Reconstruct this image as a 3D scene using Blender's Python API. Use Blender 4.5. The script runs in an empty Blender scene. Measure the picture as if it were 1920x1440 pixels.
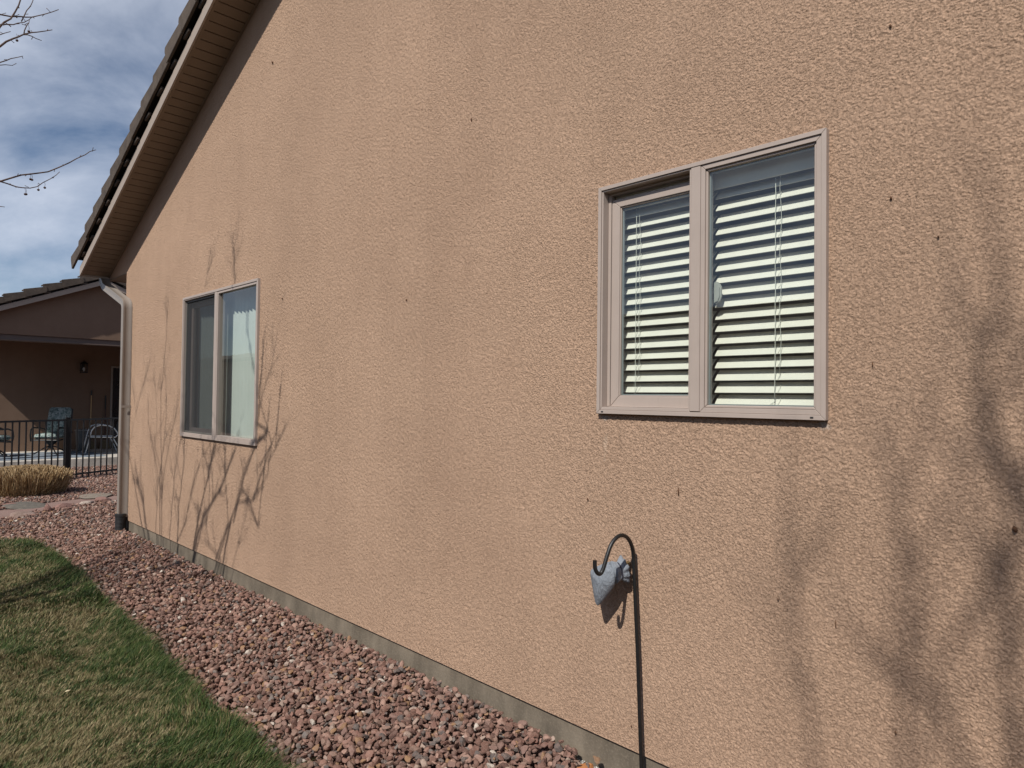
import bpy, bmesh, math, random
import numpy as np
from mathutils import Vector, Matrix

random.seed(7)
rng = np.random.default_rng(7)
sc = bpy.context.scene
COL = sc.collection

# ------------------------------------------------------------------ camera
cd = bpy.data.cameras.new("camera"); cam = bpy.data.objects.new("camera", cd); COL.objects.link(cam)
cd.sensor_width = 36.0; cd.lens = 24.0; cd.clip_start = 0.05; cd.clip_end = 2000
Rm = Matrix(((0.7134, -0.022833, -0.700385), (-0.700654, -0.006131, -0.713475), (0.011997, 0.99972, -0.020372)))
cam.matrix_world = Matrix.Translation((-2.58, 0.0, 1.73)) @ Rm.to_4x4()
sc.camera = cam

# ------------------------------------------------------------------ sun and sky
SUNV = Vector((1.0, 0.30, -1.12)).normalized()          # travel direction of the light
sl = bpy.data.lights.new("sun", 'SUN'); so = bpy.data.objects.new("sun", sl); COL.objects.link(so)
sl.energy = 4.9; sl.angle = math.radians(0.53); sl.color = (1.0, 0.955, 0.89)
so.rotation_mode = 'QUATERNION'; so.rotation_quaternion = SUNV.to_track_quat('-Z', 'Y')
world = bpy.data.worlds.new("World"); sc.world = world; world.use_nodes = True
nt = world.node_tree; nt.nodes.clear()
N = nt.nodes.new; L = nt.links.new
out = N('ShaderNodeOutputWorld'); bg = N('ShaderNodeBackground'); bg.inputs['Strength'].default_value = 0.082
sky = N('ShaderNodeTexSky'); sky.sky_type = 'NISHITA'; sky.sun_disc = False
sky.sun_elevation = math.asin(-SUNV.z); sky.sun_rotation = math.atan2(-SUNV.x, -SUNV.y)
sky.altitude = 1400; sky.air_density = 1.0; sky.dust_density = 1.0; sky.ozone_density = 3.0
tc = N('ShaderNodeTexCoord'); mp = N('ShaderNodeMapping'); mp.inputs['Scale'].default_value = (1.7, 1.7, 2.2)
mp.inputs['Rotation'].default_value = (0.2, 0.35, 0.6)
n1 = N('ShaderNodeTexNoise'); n1.inputs['Scale'].default_value = 1.35; n1.inputs['Detail'].default_value = 8; n1.inputs['Roughness'].default_value = 0.58; n1.inputs['Distortion'].default_value = 0.5
cr = N('ShaderNodeValToRGB'); cr.color_ramp.elements[0].position = 0.45; cr.color_ramp.elements[1].position = 0.66
cr.color_ramp.elements[0].color = (0.04, 0.04, 0.04, 1); cr.color_ramp.elements[1].color = (0.82, 0.82, 0.82, 1)
mx = N('ShaderNodeMix'); mx.data_type = 'RGBA'; mx.inputs[7].default_value = (8.6, 9.3, 10.8, 1)
L(tc.outputs['Generated'], mp.inputs['Vector']); L(mp.outputs[0], n1.inputs['Vector']); L(n1.outputs[0], cr.inputs[0])
L(cr.outputs[0], mx.inputs[0]); L(sky.outputs[0], mx.inputs[6]); L(mx.outputs[2], bg.inputs[0]); L(bg.outputs[0], out.inputs[0])
sc.view_settings.view_transform = 'Standard'; sc.view_settings.look = 'None'
sc.view_settings.exposure = 0.0; sc.view_settings.gamma = 1.0
sc.cycles.caustics_reflective = False; sc.cycles.caustics_refractive = False
sc.cycles.transparent_max_bounces = 24

# ------------------------------------------------------------------ helpers
class MB:
    """collects shapes, then links them as ONE mesh object"""
    def __init__(s): s.v = []; s.f = []
    def add(s, vs, fs):
        o = len(s.v); s.v += [tuple(p) for p in vs]; s.f += [tuple(i + o for i in f) for f in fs]; return s
    def box(s, a, b):
        x0, y0, z0 = [min(p, q) for p, q in zip(a, b)]; x1, y1, z1 = [max(p, q) for p, q in zip(a, b)]
        return s.add([(x0,y0,z0),(x1,y0,z0),(x1,y1,z0),(x0,y1,z0),(x0,y0,z1),(x1,y0,z1),(x1,y1,z1),(x0,y1,z1)],
                     [(3,2,1,0),(4,5,6,7),(0,1,5,4),(1,2,6,5),(2,3,7,6),(3,0,4,7)])
    def obox(s, c, ax, ay, az):
        c, ax, ay, az = map(Vector, (c, ax, ay, az)); vs = []
        for k in (-1, 1):
            for i, j in ((-1,-1),(1,-1),(1,1),(-1,1)): vs.append(c + ax*i + ay*j + az*k)
        return s.add(vs, [(3,2,1,0),(4,5,6,7),(0,1,5,4),(1,2,6,5),(2,3,7,6),(3,0,4,7)])
    def prism(s, poly, d):
        """poly: list of 3D points (planar), extruded by vector d"""
        n = len(poly); d = Vector(d); P = [Vector(p) for p in poly]
        fs = [tuple(range(n))[::-1], tuple(range(n, 2*n))] + [(i, (i+1) % n, n+(i+1) % n, n+i) for i in range(n)]
        return s.add(P + [p + d for p in P], fs)
    def poly(s, P): return s.add(P, [tuple(range(len(P)))])
    def tube(s, P, r, n=8, r1=None, cap=True, sec=None):
        P = [Vector(p) for p in P]; m = len(P); rr = []
        for i in range(m):
            if isinstance(r, (list, tuple)): rr.append(r[i])
            else: rr.append(r if r1 is None else r + (r1-r)*i/(m-1))
        t0 = (P[1]-P[0]).normalized(); up = Vector((0,0,1)) if abs(t0.z) < .9 else Vector((1,0,0))
        nx = t0.cross(up).normalized(); vs = []
        for i in range(m):
            t = ((P[min(i+1, m-1)] - P[max(i-1, 0)])).normalized()
            nx = (nx - t*nx.dot(t)).normalized(); ny = t.cross(nx)
            k = n if sec is None else len(sec)
            for j in range(k):
                if sec is None:
                    a = 2*math.pi*j/n; vs.append(P[i] + (nx*math.cos(a) + ny*math.sin(a))*rr[i])
                else: vs.append(P[i] + nx*sec[j][0] + ny*sec[j][1])
        k = n if sec is None else len(sec)
        fs = [(i*k+j, i*k+(j+1) % k, (i+1)*k+(j+1) % k, (i+1)*k+j) for i in range(m-1) for j in range(k)]
        if cap: fs += [tuple(range(k))[::-1], tuple(range((m-1)*k, m*k))]
        return s.add(vs, fs)
    def lathe(s, c, prof, n=20, squash=1.0):
        vs = []; c = Vector(c)
        for r, z in prof:
            for j in range(n):
                a = 2*math.pi*j/n; vs.append(c + Vector((r*math.cos(a), r*math.sin(a)*squash, z)))
        m = len(prof)
        fs = [(i*n+j, i*n+(j+1) % n, (i+1)*n+(j+1) % n, (i+1)*n+j) for i in range(m-1) for j in range(n)]
        fs += [tuple(range(n))[::-1], tuple(range((m-1)*n, m*n))]
        return s.add(vs, fs)
    def build(s, name, mat, parent=None, smooth=False, bevel=0, bseg=1, org=None):
        me = bpy.data.meshes.new(name)
        o = bpy.data.objects.new(name, me); COL.objects.link(o)
        base = Vector((0,0,0))
        if parent is not None:
            o.parent = parent; base = Vector(parent['_o'])
        elif org is not None: base = Vector(org); o.location = base
        o['_o'] = tuple(base)
        me.from_pydata([tuple(Vector(p)-base) for p in s.v], [], s.f)
        bm = bmesh.new(); bm.from_mesh(me)
        bmesh.ops.recalc_face_normals(bm, faces=bm.faces)
        if bevel:
            bmesh.ops.bevel(bm, geom=[e for e in bm.edges if e.is_manifold and e.calc_face_angle(0) > .5], offset=bevel, segments=bseg, affect='EDGES', clamp_overlap=True)
        bm.to_mesh(me); bm.free()
        me.materials.append(mat)
        if smooth:
            for p in me.polygons: p.use_smooth = True
            if smooth != 'all':
                try: me.set_sharp_from_angle(angle=math.radians(38))
                except Exception: pass
        return o

def tag(o, label=None, cat=None, group=None, kind=None):
    if label: o['label'] = label
    if cat: o['category'] = cat
    if group: o['group'] = group
    if kind: o['kind'] = kind
    return o
def thing(name, loc, label, cat, group=None):
    o = bpy.data.objects.new(name, None); COL.objects.link(o); o.location = loc; o['_o'] = tuple(loc)
    o.empty_display_size = .2
    return tag(o, label, cat, group)
def copy_tree(o, parent=None):
    c = o.copy(); COL.objects.link(c)
    if parent is not None: c.parent = parent
    for ch in list(o.children): copy_tree(ch, c)
    return c

# ------------------------------------------------------------------ materials
class M:
    def __init__(s, name, col=(.5,.5,.5), rough=.6, metal=0.0, spec=0.5):
        s.m = bpy.data.materials.new(name); s.m.use_nodes = True; s.nt = s.m.node_tree
        s.b = s.nt.nodes['Principled BSDF']; s.b.inputs['Base Color'].default_value = (*col, 1)
        s.b.inputs['Roughness'].default_value = rough; s.b.inputs['Metallic'].default_value = metal
        s.b.inputs['Specular IOR Level'].default_value = spec
        s.tc = s.nt.nodes.new('ShaderNodeTexCoord')
    def n(s, t, **k):
        nd = s.nt.nodes.new(t)
        for a, v in k.items():
            if hasattr(nd, a): setattr(nd, a, v)
            else: nd.inputs[a.replace('_', ' ')].default_value = v
        return nd
    def l(s, a, b): s.nt.links.new(a, b)
    def noise(s, scale, detail=3, rough=.5, dist=0., stretch=None, coord='Object', w=None):
        nd = s.n('ShaderNodeTexNoise', Scale=scale, Detail=detail, Roughness=rough, Distortion=dist)
        src = s.tc.outputs[coord]
        if stretch:
            mp = s.n('ShaderNodeMapping'); mp.inputs['Scale'].default_value = stretch; s.l(src, mp.inputs[0]); src = mp.outputs[0]
        s.l(src, nd.inputs['Vector']); return nd.outputs[0]
    def ramp(s, fac, stops, interp='LINEAR'):
        r = s.n('ShaderNodeValToRGB'); e = r.color_ramp.elements; r.color_ramp.interpolation = interp
        while len(e) < len(stops): e.new(.5)
        for el, (p, c) in zip(e, stops): el.position = p; el.color = (*c, 1) if len(c) == 3 else c
        s.l(fac, r.inputs[0]); return r.outputs[0]
    def mix(s, fac, a, b, mode='MIX'):
        x = s.n('ShaderNodeMix', data_type='RGBA', blend_type=mode)
        for i, v in ((0, fac), (6, a), (7, b)):
            if isinstance(v, (int, float)): x.inputs[i].default_value = v
            elif isinstance(v, tuple): x.inputs[i].default_value = (*v, 1)
            else: s.l(v, x.inputs[i])
        return x.outputs[2]
    def math(s, op, a, b=0.0, clamp=False):
        x = s.n('ShaderNodeMath', operation=op); x.use_clamp = clamp
        for i, v in ((0, a), (1, b)):
            if isinstance(v, (int, float)): x.inputs[i].default_value = v
            else: s.l(v, x.inputs[i])
        return x.outputs[0]
    def col(s, c): s.l(c, s.b.inputs['Base Color']); return s
    def bump(s, h, strength=.5, dist=.01):
        b = s.n('ShaderNodeBump', Strength=strength, Distance=dist); s.l(h, b.inputs['Height'])
        if s.b.inputs['Normal'].is_linked: s.l(s.b.inputs['Normal'].links[0].from_socket, b.inputs['Normal'])
        s.l(b.outputs[0], s.b.inputs['Normal']); return s
    def island(s):
        g = s.n('ShaderNodeNewGeometry'); return g.outputs['Random Per Island']

def simple(name, col, rough=.6, metal=0., var=.12, scale=8., bump=0., bscale=200., spec=.5):
    m = M(name, col, rough, metal, spec)
    f = m.noise(scale, 4, .6)
    lo = tuple(c*(1-var) for c in col); hi = tuple(min(1, c*(1+var)) for c in col)
    m.col(m.ramp(f, [(.3, lo), (.7, hi)]))
    if bump: m.bump(m.noise(bscale, 3), bump, .002)
    return m.m

def stucco(name, base, k=1.0, hgt=.010, far=False):
    m = M(name, base, .93, spec=.18)
    # dirt: broad mottling, upright rain streaks, small patches (object space, metres)
    f1 = m.noise(.75, 5, .6)
    f2 = m.noise(1.0, 5, .6, stretch=(3.0, 3.0, .35))
    f3 = m.noise(6.0, 4, .6)
    dk = tuple(c*q for c, q in zip(base, (.92, .915, .91))); lt = tuple(min(1, c*1.07) for c in base)
    c = m.mix(m.ramp(f1, [(.35, (0,0,0)), (.68, (1,1,1))]), lt, dk)
    c = m.mix(m.math('MULTIPLY', m.ramp(f2, [(.45, (0,0,0)), (.75, (1,1,1))]), .20), c, tuple(b*q for b, q in zip(base, (.70,.68,.68))))
    c = m.mix(m.math('MULTIPLY', m.ramp(f3, [(.4, (0,0,0)), (.8, (1,1,1))]), .13), c, tuple(b*q for b, q in zip(base, (.80,.74,.70))))
    if not far:
        # worm-like knock-down texture: plateaus with crevices between
        v = m.n('ShaderNodeTexVoronoi', feature='SMOOTH_F1', Scale=135.0)
        v.inputs['Smoothness'].default_value = .35
        wv = m.n('ShaderNodeVectorMath', operation='ADD')
        nz = m.n('ShaderNodeTexNoise', Scale=60.0, Detail=2.0); m.l(m.tc.outputs['Object'], nz.inputs['Vector'])
        sc_ = m.n('ShaderNodeVectorMath', operation='SCALE'); sc_.inputs['Scale'].default_value = .018
        m.l(nz.outputs[1], sc_.inputs[0]); m.l(m.tc.outputs['Object'], wv.inputs[0]); m.l(sc_.outputs[0], wv.inputs[1])
        m.l(wv.outputs[0], v.inputs['Vector'])
        n2 = m.noise(150, 3, .6, dist=.7)
        n3 = m.noise(72, 5, .62, dist=.9)
        h = m.math('ADD', m.math('MULTIPLY', m.ramp(n3, [(.40, (0,0,0)), (.485, (1,1,1))]), 1.0), m.math('MULTIPLY', m.ramp(n2, [(.38, (0,0,0)), (.50, (1,1,1))]), .6))
        h = m.math('ADD', h, m.math('MULTIPLY', v.outputs['Distance'], -.3))
        m.bump(h, 1.0, hgt*.21)
        m.bump(m.noise(420, 3, .7), .7, .0016)
        # crevice shade and highlights on raised flakes, painted into the colour
        c = m.mix(m.math('MULTIPLY', m.ramp(n2, [(.30, (1,1,1)), (.46, (0,0,0))]), .10), c, tuple(b*.55 for b in base))
        c = m.mix(m.math('MULTIPLY', m.ramp(n3, [(.34, (1,1,1)), (.5, (0,0,0))]), .07), c, tuple(b*.6 for b in base))
        c = m.mix(m.math('MULTIPLY', m.ramp(n2, [(.56, (0,0,0)), (.7, (1,1,1))]), .12), c, tuple(min(1, b*1.2) for b in base))
    else:
        m.bump(m.noise(60, 4, .6), .6, .006)
    if not far:
        # pale caulk smears and a run-off streak under the corners of the near window (object space)
        sp = m.n('ShaderNodeSeparateXYZ'); m.l(m.tc.outputs['Object'], sp.inputs[0])
        def blob(y0, z0, ry, rz, k, colr, c):
            dy = m.math('DIVIDE', m.math('SUBTRACT', sp.outputs[1], y0 - 9.72), ry); dz = m.math('DIVIDE', m.math('SUBTRACT', sp.outputs[2], z0), rz)
            d = m.math('ADD', m.math('ADD', m.math('MULTIPLY', dy, dy), m.math('MULTIPLY', dz, dz)), m.math('MULTIPLY', m.noise(28, 4, .7), 1.6))
            return m.mix(m.math('MULTIPLY', m.ramp(d, [(.75, (1,1,1)), (1.0, (0,0,0))]), k), c, colr)
        c = blob(1.995, 1.645, .075, .040, .75, (.40,.345,.30), c); c = blob(.985, 1.645, .055, .038, .75, (.40,.345,.30), c)
        c = blob(1.992, 1.50, .030, .19, .45, (.52,.40,.30), c); c = blob(1.90, 1.55, .045, .16, .35, tuple(b*.66 for b in base), c)
        c = blob(5.80, 1.18, .035, .16, .40, (.52,.40,.30), c)
    m.col(c); return m.m

STUCCO = stucco('stucco_tan', (.430, .290, .202))
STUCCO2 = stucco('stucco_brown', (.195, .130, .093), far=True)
STUCCO3 = stucco('stucco_neighbour', (.36, .26, .19), far=True)

def m_concrete(name, col, stain=.5):
    m = M(name, col, .9, spec=.2)
    f = m.noise(3.0, 6, .65); f2 = m.noise(2.2, 5, .6, stretch=(3, 2.2, .7)); f3 = m.noise(90, 3, .6)
    c = m.mix(m.ramp(f, [(.35, (0,0,0)), (.65, (1,1,1))]), tuple(x*.72 for x in col), tuple(x*1.15 for x in col))
    c = m.mix(m.math('MULTIPLY', m.ramp(f2, [(.42, (0,0,0)), (.62, (1,1,1))]), stain+.15), c, tuple(x*.5 for x in col))
    c = m.mix(m.math('MULTIPLY', m.ramp(f3, [(.5, (0,0,0)), (.7, (1,1,1))]), .35), c, tuple(min(1, x*1.4) for x in col))
    m.col(c); m.bump(f3, .5, .003); m.bump(m.noise(18, 4), .4, .006); return m.m
CONC = m_concrete('foundation_concrete', (.19, .158, .120))
SLABC = m_concrete('patio_concrete', (.50, .46, .40), .3)

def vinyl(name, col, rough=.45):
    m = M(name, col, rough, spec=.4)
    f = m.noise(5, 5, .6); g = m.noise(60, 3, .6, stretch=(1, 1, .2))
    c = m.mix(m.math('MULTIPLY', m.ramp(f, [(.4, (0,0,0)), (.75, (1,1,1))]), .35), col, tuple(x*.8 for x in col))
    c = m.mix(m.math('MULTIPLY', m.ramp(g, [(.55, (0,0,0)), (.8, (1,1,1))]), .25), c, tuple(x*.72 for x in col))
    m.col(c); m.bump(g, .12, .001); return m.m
VINYL = vinyl('window_vinyl', (.385, .318, .276))
TRIM = vinyl('trim_paint', (.36, .295, .245))
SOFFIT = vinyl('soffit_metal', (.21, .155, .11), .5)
SPOUT = vinyl('downspout_metal', (.255, .222, .193), .4)
BROWN = vinyl('brown_trim', (.13, .095, .08), .5)
DARK = simple('dark_felt', (.012, .011, .010), .95)
BLACKP = simple('black_plastic', (.018, .018, .019), .5, var=.3, scale=30)
BLACKM = simple('black_metal', (.008, .008, .008), .45, .0, var=.3, scale=25, bump=.2, bscale=300)
ALU = simple('silver_tube', (.50, .50, .49), .35, .6, var=.1)
def m_tile():
    m = M('concrete_tile', (.17,.14,.12), .9, spec=.2); r = m.island(); f = m.noise(9, 5, .65); g = m.noise(70, 4, .7)
    c = m.ramp(r, [(0, (.048,.038,.033)), (.35, (.072,.056,.046)), (.7, (.060,.049,.042)), (1, (.090,.071,.060))])
    c = m.mix(m.ramp(f, [(.35, (0,0,0)), (.7, (1,1,1))]), c, (.112,.088,.070))
    c = m.mix(m.math('MULTIPLY', m.ramp(g, [(.5, (0,0,0)), (.75, (1,1,1))]), .5), c, (.045,.037,.031))
    m.col(c); m.bump(g, .6, .004); return m.m
TILE = m_tile()

def glass(name, tint, k=1.0, refl=1.0, dirt=.03):
    m = bpy.data.materials.new(name); m.use_nodes = True; t = m.node_tree; t.nodes.clear()
    o = t.nodes.new('ShaderNodeOutputMaterial'); tr = t.nodes.new('ShaderNodeBsdfTransparent'); tr.inputs[0].default_value = (*tint, 1)
    gl = t.nodes.new('ShaderNodeBsdfGlossy'); gl.inputs['Roughness'].default_value = .004; gl.inputs[0].default_value = (1, 1, 1, 1)
    df = t.nodes.new('ShaderNodeBsdfDiffuse'); df.inputs[0].default_value = (.6, .6, .58, 1)
    ge = t.nodes.new('ShaderNodeNewGeometry'); dt = t.nodes.new('ShaderNodeVectorMath'); dt.operation = 'DOT_PRODUCT'
    def mth(op, a_, b_):
        x_ = t.nodes.new('ShaderNodeMath'); x_.operation = op; x_.use_clamp = op == 'ADD'
        for i_, v_ in ((0, a_), (1, b_)):
            if isinstance(v_, (int, float)): x_.inputs[i_].default_value = v_
            elif v_ is not None: t.links.new(v_, x_.inputs[i_])
        return x_.outputs[0]
    t.links.new(ge.outputs['Incoming'], dt.inputs[0]); t.links.new(ge.outputs['Normal'], dt.inputs[1])
    ab = t.nodes.new('ShaderNodeMath'); ab.operation = 'ABSOLUTE'; t.links.new(dt.outputs['Value'], ab.inputs[0])
    F_ = mth('ADD', mth('MULTIPLY', mth('POWER', mth('SUBTRACT', 1.0, ab.outputs[0]), 4.2), .90*refl), .085*refl)
    tcn = t.nodes.new('ShaderNodeTexCoord'); nz = t.nodes.new('ShaderNodeTexNoise'); nz.inputs['Scale'].default_value = 2.2
    bp = t.nodes.new('ShaderNodeBump'); bp.inputs['Strength'].default_value = .12; bp.inputs['Distance'].default_value = .01
    m1 = t.nodes.new('ShaderNodeMixShader'); m2 = t.nodes.new('ShaderNodeMixShader')
    nz2 = t.nodes.new('ShaderNodeTexNoise'); nz2.inputs['Scale'].default_value = 14; nz2.inputs['Detail'].default_value = 5
    mu2 = t.nodes.new('ShaderNodeMath'); mu2.operation = 'MULTIPLY'; mu2.inputs[1].default_value = dirt
    K = t.links.new
    K(tcn.outputs['Object'], nz.inputs[0]); K(nz.outputs[0], bp.inputs['Height']); K(bp.outputs[0], gl.inputs['Normal'])
    K(tcn.outputs['Object'], nz2.inputs[0]); K(nz2.outputs[0], mu2.inputs[0])
    K(mu2.outputs[0], m2.inputs[0]); K(tr.outputs[0], m2.inputs[1]); K(df.outputs[0], m2.inputs[2])
    K(F_, m1.inputs[0]); K(m2.outputs[0], m1.inputs[1]); K(gl.outputs[0], m1.inputs[2]); K(m1.outputs[0], o.inputs[0])
    return m
GLASS = glass('window_glass', (.88, .925, .895))
def m_screen():
    m = bpy.data.materials.new('screen_mesh'); m.use_nodes = True; t = m.node_tree; t.nodes.clear()
    o = t.nodes.new('ShaderNodeOutputMaterial'); tr = t.nodes.new('ShaderNodeBsdfTransparent')
    df = t.nodes.new('ShaderNodeBsdfDiffuse'); df.inputs[0].default_value = (.05, .052, .055, 1)
    ch = t.nodes.new('ShaderNodeTexBrick')
    mx_ = t.nodes.new('ShaderNodeMixShader'); mx_.inputs[0].default_value = .62
    t.nodes.remove(ch)
    t.links.new(tr.outputs[0], mx_.inputs[1]); t.links.new(df.outputs[0], mx_.inputs[2]); t.links.new(mx_.outputs[0], o.inputs[0]); return m
SCREEN = m_screen()
SLAT = simple('blind_slat_white', (.78, .74, .66), .45, var=.03, scale=20)
CORD = simple('cord_white', (.70, .69, .62), .8)
VANE = simple('vertical_vane', (.54, .57, .54), .6, var=.04, scale=3)
ROOM = simple('room_paint', (.32, .29, .26), .9)

# ------------------------------------------------------------------ ground
def m_ground():
    m = M('dirt', (.2,.15,.12), .95, spec=.15)
    f = m.noise(5, 6, .65); g = m.noise(120, 4, .7)
    m.col(m.mix(m.ramp(g, [(.35, (0,0,0)), (.7, (1,1,1))]), m.ramp(f, [(.3, (.12,.075,.06)), (.7, (.20,.13,.105))]), (.24,.165,.14)))
    m.bump(g, 1, .008); return m.m
def m_turf():
    m = M('turf_thatch', (.1,.09,.04), .95, spec=.1)
    f = m.noise(2.2, 5, .6); g = m.noise(160, 4, .7, stretch=(1, 1, .3))
    c = m.ramp(f, [(.35, (.016,.020,.008)), (.6, (.035,.033,.016)), (.8, (.06,.05,.027))])
    m.col(m.mix(m.ramp(g, [(.35, (0,0,0)), (.7, (1,1,1))]), c, (.10,.085,.045))); m.bump(g, 1, .012); return m.m
def m_path():
    m = M('crushed_fines', (.3,.2,.17), .95, spec=.15)
    f = m.noise(4, 5, .6); g = m.noise(220, 3, .7)
    m.col(m.mix(m.ramp(g, [(.35, (0,0,0)), (.7, (1,1,1))]), m.ramp(f, [(.3, (.17,.108,.09)), (.7, (.24,.155,.13))]), (.29,.20,.17)))
    m.bump(g, .8, .006); return m.m
GR = m_ground()
g = MB(); g.poly([(-400,-400,-.06),(400,-400,-.06),(400,400,-.06),(-400,400,-.06)]); tag(g.build('ground', GR), kind='structure')

LAWN_EDGE = [(-1.9, 9.93), (-1.55, 9.88), (-1.24, 9.76), (-1.02, 9.58), (-.945, 9.2), (-.94, 8.6), (-.945, 7.8), (-.965, 6.97), (-1.01, 6.0), (-1.065, 5.0), (-1.10, 4.0), (-1.095, 3.4), (-1.13, 3.1), (-1.11, 1.5), (-1.10, -3), (-1.10, -9)]
def lawn_x(y):      # right-hand edge of the lawn at y
    ys = [p[1] for p in LAWN_EDGE][::-1]; xs = [p[0] for p in LAWN_EDGE][::-1]
    return np.interp(y, ys, xs)
g = MB(); P = [(x, y, -.02) for x, y in LAWN_EDGE] + [(-13, -9, -.02), (-13, 9.93, -.02)]
g.prism(P, (0, 0, .03)); tag(g.build('lawn', m_turf()), kind='structure')
PATH_A = [(-2.4,11.6),(-1.6,12.2),(-.852,12.634),(-.236,12.988),(.264,13.166),(.815,13.188),(1.6,13.1),(3.2,13.0)]
PATH_B = [(-2.4,10.6),(-1.6,11.15),(-.979,11.689),(-.381,12.171),(.13,12.45),(.65,12.5),(1.6,12.4),(3.2,12.3)]
g = MB(); g.poly([(x, y, -.036) for x, y in PATH_A] + [(x, y, -.036) for x, y in PATH_B[::-1]])
tag(g.build('path', m_path()), kind='structure')

# ---- gravel: every rock a small faceted solid, three levels of detail
def ico(sub):
    bm = bmesh.new(); bmesh.ops.create_icosphere(bm, subdivisions=sub, radius=1.0)
    v = np.array([p.co for p in bm.verts]); f = np.array([[q.index for q in p.verts] for p in bm.faces]); bm.free(); return v, f
def chip(v, r):     # flat facets chiselled off a sphere
    n = r.integers(7, 11); pl = r.normal(size=(n, 3)); pl /= np.linalg.norm(pl, axis=1)[:, None]; d = r.uniform(.50, .95, n)
    dots = v @ pl.T; rad = np.min(np.where(dots > .05, d/np.maximum(dots, .05), 9), axis=1); rad = np.minimum(rad, 1.25)
    w = v*rad[:, None]*np.array([1.0, r.uniform(.62, .9), r.uniform(.45, .75)])
    return w + r.normal(0, .012, w.shape)
def rot_random(r, n, flat=.5):
    a = r.uniform(0, 2*np.pi, n); b = r.normal(0, flat, n); c = r.normal(0, flat, n)
    ca, sa, cb, sb, cc, s_ = np.cos(a), np.sin(a), np.cos(b), np.sin(b), np.cos(c), np.sin(c); Z = np.zeros(n); O = np.ones(n)
    Rz = np.array([[ca, -sa, Z], [sa, ca, Z], [Z, Z, O]]).transpose(2, 0, 1)
    Rx = np.array([[O, Z, Z], [Z, cb, -sb], [Z, sb, cb]]).transpose(2, 0, 1)
    Ry = np.array([[cc, Z, s_], [Z, O, Z], [-s_, Z, cc]]).transpose(2, 0, 1)
    return Rz @ Rx @ Ry
def mesh_np(name, V, F, mat, smooth=False):
    me = bpy.data.meshes.new(name); nv, nf, k = len(V), len(F), F.shape[1]
    me.vertices.add(nv); me.vertices.foreach_set('co', V.astype(np.float32).ravel())
    me.loops.add(nf*k); me.loops.foreach_set('vertex_index', F.astype(np.int32).ravel())
    me.polygons.add(nf); me.polygons.foreach_set('loop_start', np.arange(0, nf*k, k, dtype=np.int32))
    me.polygons.foreach_set('use_smooth', np.full(nf, smooth))
    me.update(calc_edges=True); me.materials.append(mat)
    o = bpy.data.objects.new(name, me); COL.objects.link(o); return o
def rocks(pos, size, sub, r, nproto=28):
    v, f = ico(sub); protos = [chip(v, r) for _ in range(nproto)]; n = len(pos); pid = r.integers(0, nproto, n)
    R = rot_random(r, n); PV = np.stack(protos)[pid]
    V = np.einsum('nij,nkj->nki', R, PV)*size[:, None, None] + pos[:, None, :]
    F = f[None] + (np.arange(n)*len(v))[:, None, None]
    return V.reshape(-1, 3), F.reshape(-1, 3)
def grid(x0, x1, y0, y1, s, r):
    X, Y = np.meshgrid(np.arange(x0, x1, s), np.arange(y0, y1, s)); n = X.size
    return np.stack([X.ravel() + r.uniform(-.55, .55, n)*s, Y.ravel() + r.uniform(-.55, .55, n)*s], 1)
def m_rock():
    m = M('landscape_rock', (.3,.2,.18), .88, spec=.25); r = m.island()
    c = m.ramp(r, [(0, (.165,.088,.066)), (.13, (.27,.150,.115)), (.26, (.110,.060,.048)), (.39, (.36,.225,.175)), (.50, (.19,.100,.078)), (.62, (.24,.155,.120)), (.71, (.105,.092,.086)), (.755, (.17,.150,.135)), (.80, (.29,.17,.09)), (.84, (.22,.135,.11)), (.945, (.38,.29,.235)), (.987, (.55,.49,.42))], 'CONSTANT')
    f = m.noise(55, 5, .7); g_ = m.noise(260, 4, .7)
    c = m.mix(m.math('MULTIPLY', m.ramp(f, [(.42, (0,0,0)), (.62, (1,1,1))]), .5), c, (.26,.175,.14))
    c = m.mix(m.math('MULTIPLY', m.ramp(g_, [(.3, (1,1,1)), (.5, (0,0,0))]), .45), c, (.09,.055,.045))
    m.col(c); m.bump(g_, .8, .005); m.bump(f, .5, .004); return m.m
ROCK = m_rock()
def in_path(x, y):
    return (y > np.interp(x, [p[0] for p in PATH_B], [p[1] for p in PATH_B]) + .03) & (y < np.interp(x, [p[0] for p in PATH_A], [p[1] for p in PATH_A]) - .03)
allV = []; allF = []; off = 0
def putrocks(P2, smin, smax, sub, zlo, zhi):
    global off
    x, y = P2[:, 0], P2[:, 1]
    keep = (x > lawn_x(y) - .02) | (y > 9.93)
    keep &= ~((x > -.02) & (y < 9.75)) & ~in_path(x, y)
    keep &= ~((np.hypot(x+.03, y-1.93) < .17) & (rng.random(len(x)) < .85))
    P2 = P2[keep]; n = len(P2); size = rng.uniform(smin, smax, n)*np.where(rng.random(n) < .06, 1.35, 1)
    size = np.minimum(size, .5*smax + .5*size)
    nearwall = (P2[:, 0] > -.05) & (P2[:, 1] < 9.75); P2[nearwall, 0] = -.045
    z = rng.uniform(zlo, zhi, n)
    z = z + .070*np.exp(-np.abs(P2[:, 0])/.30)*(P2[:, 1] < 9.75)
    V, F = rocks(np.column_stack([P2, z]), size, sub, rng)
    allV.append(V); allF.append(F + off); off += len(V)
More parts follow.
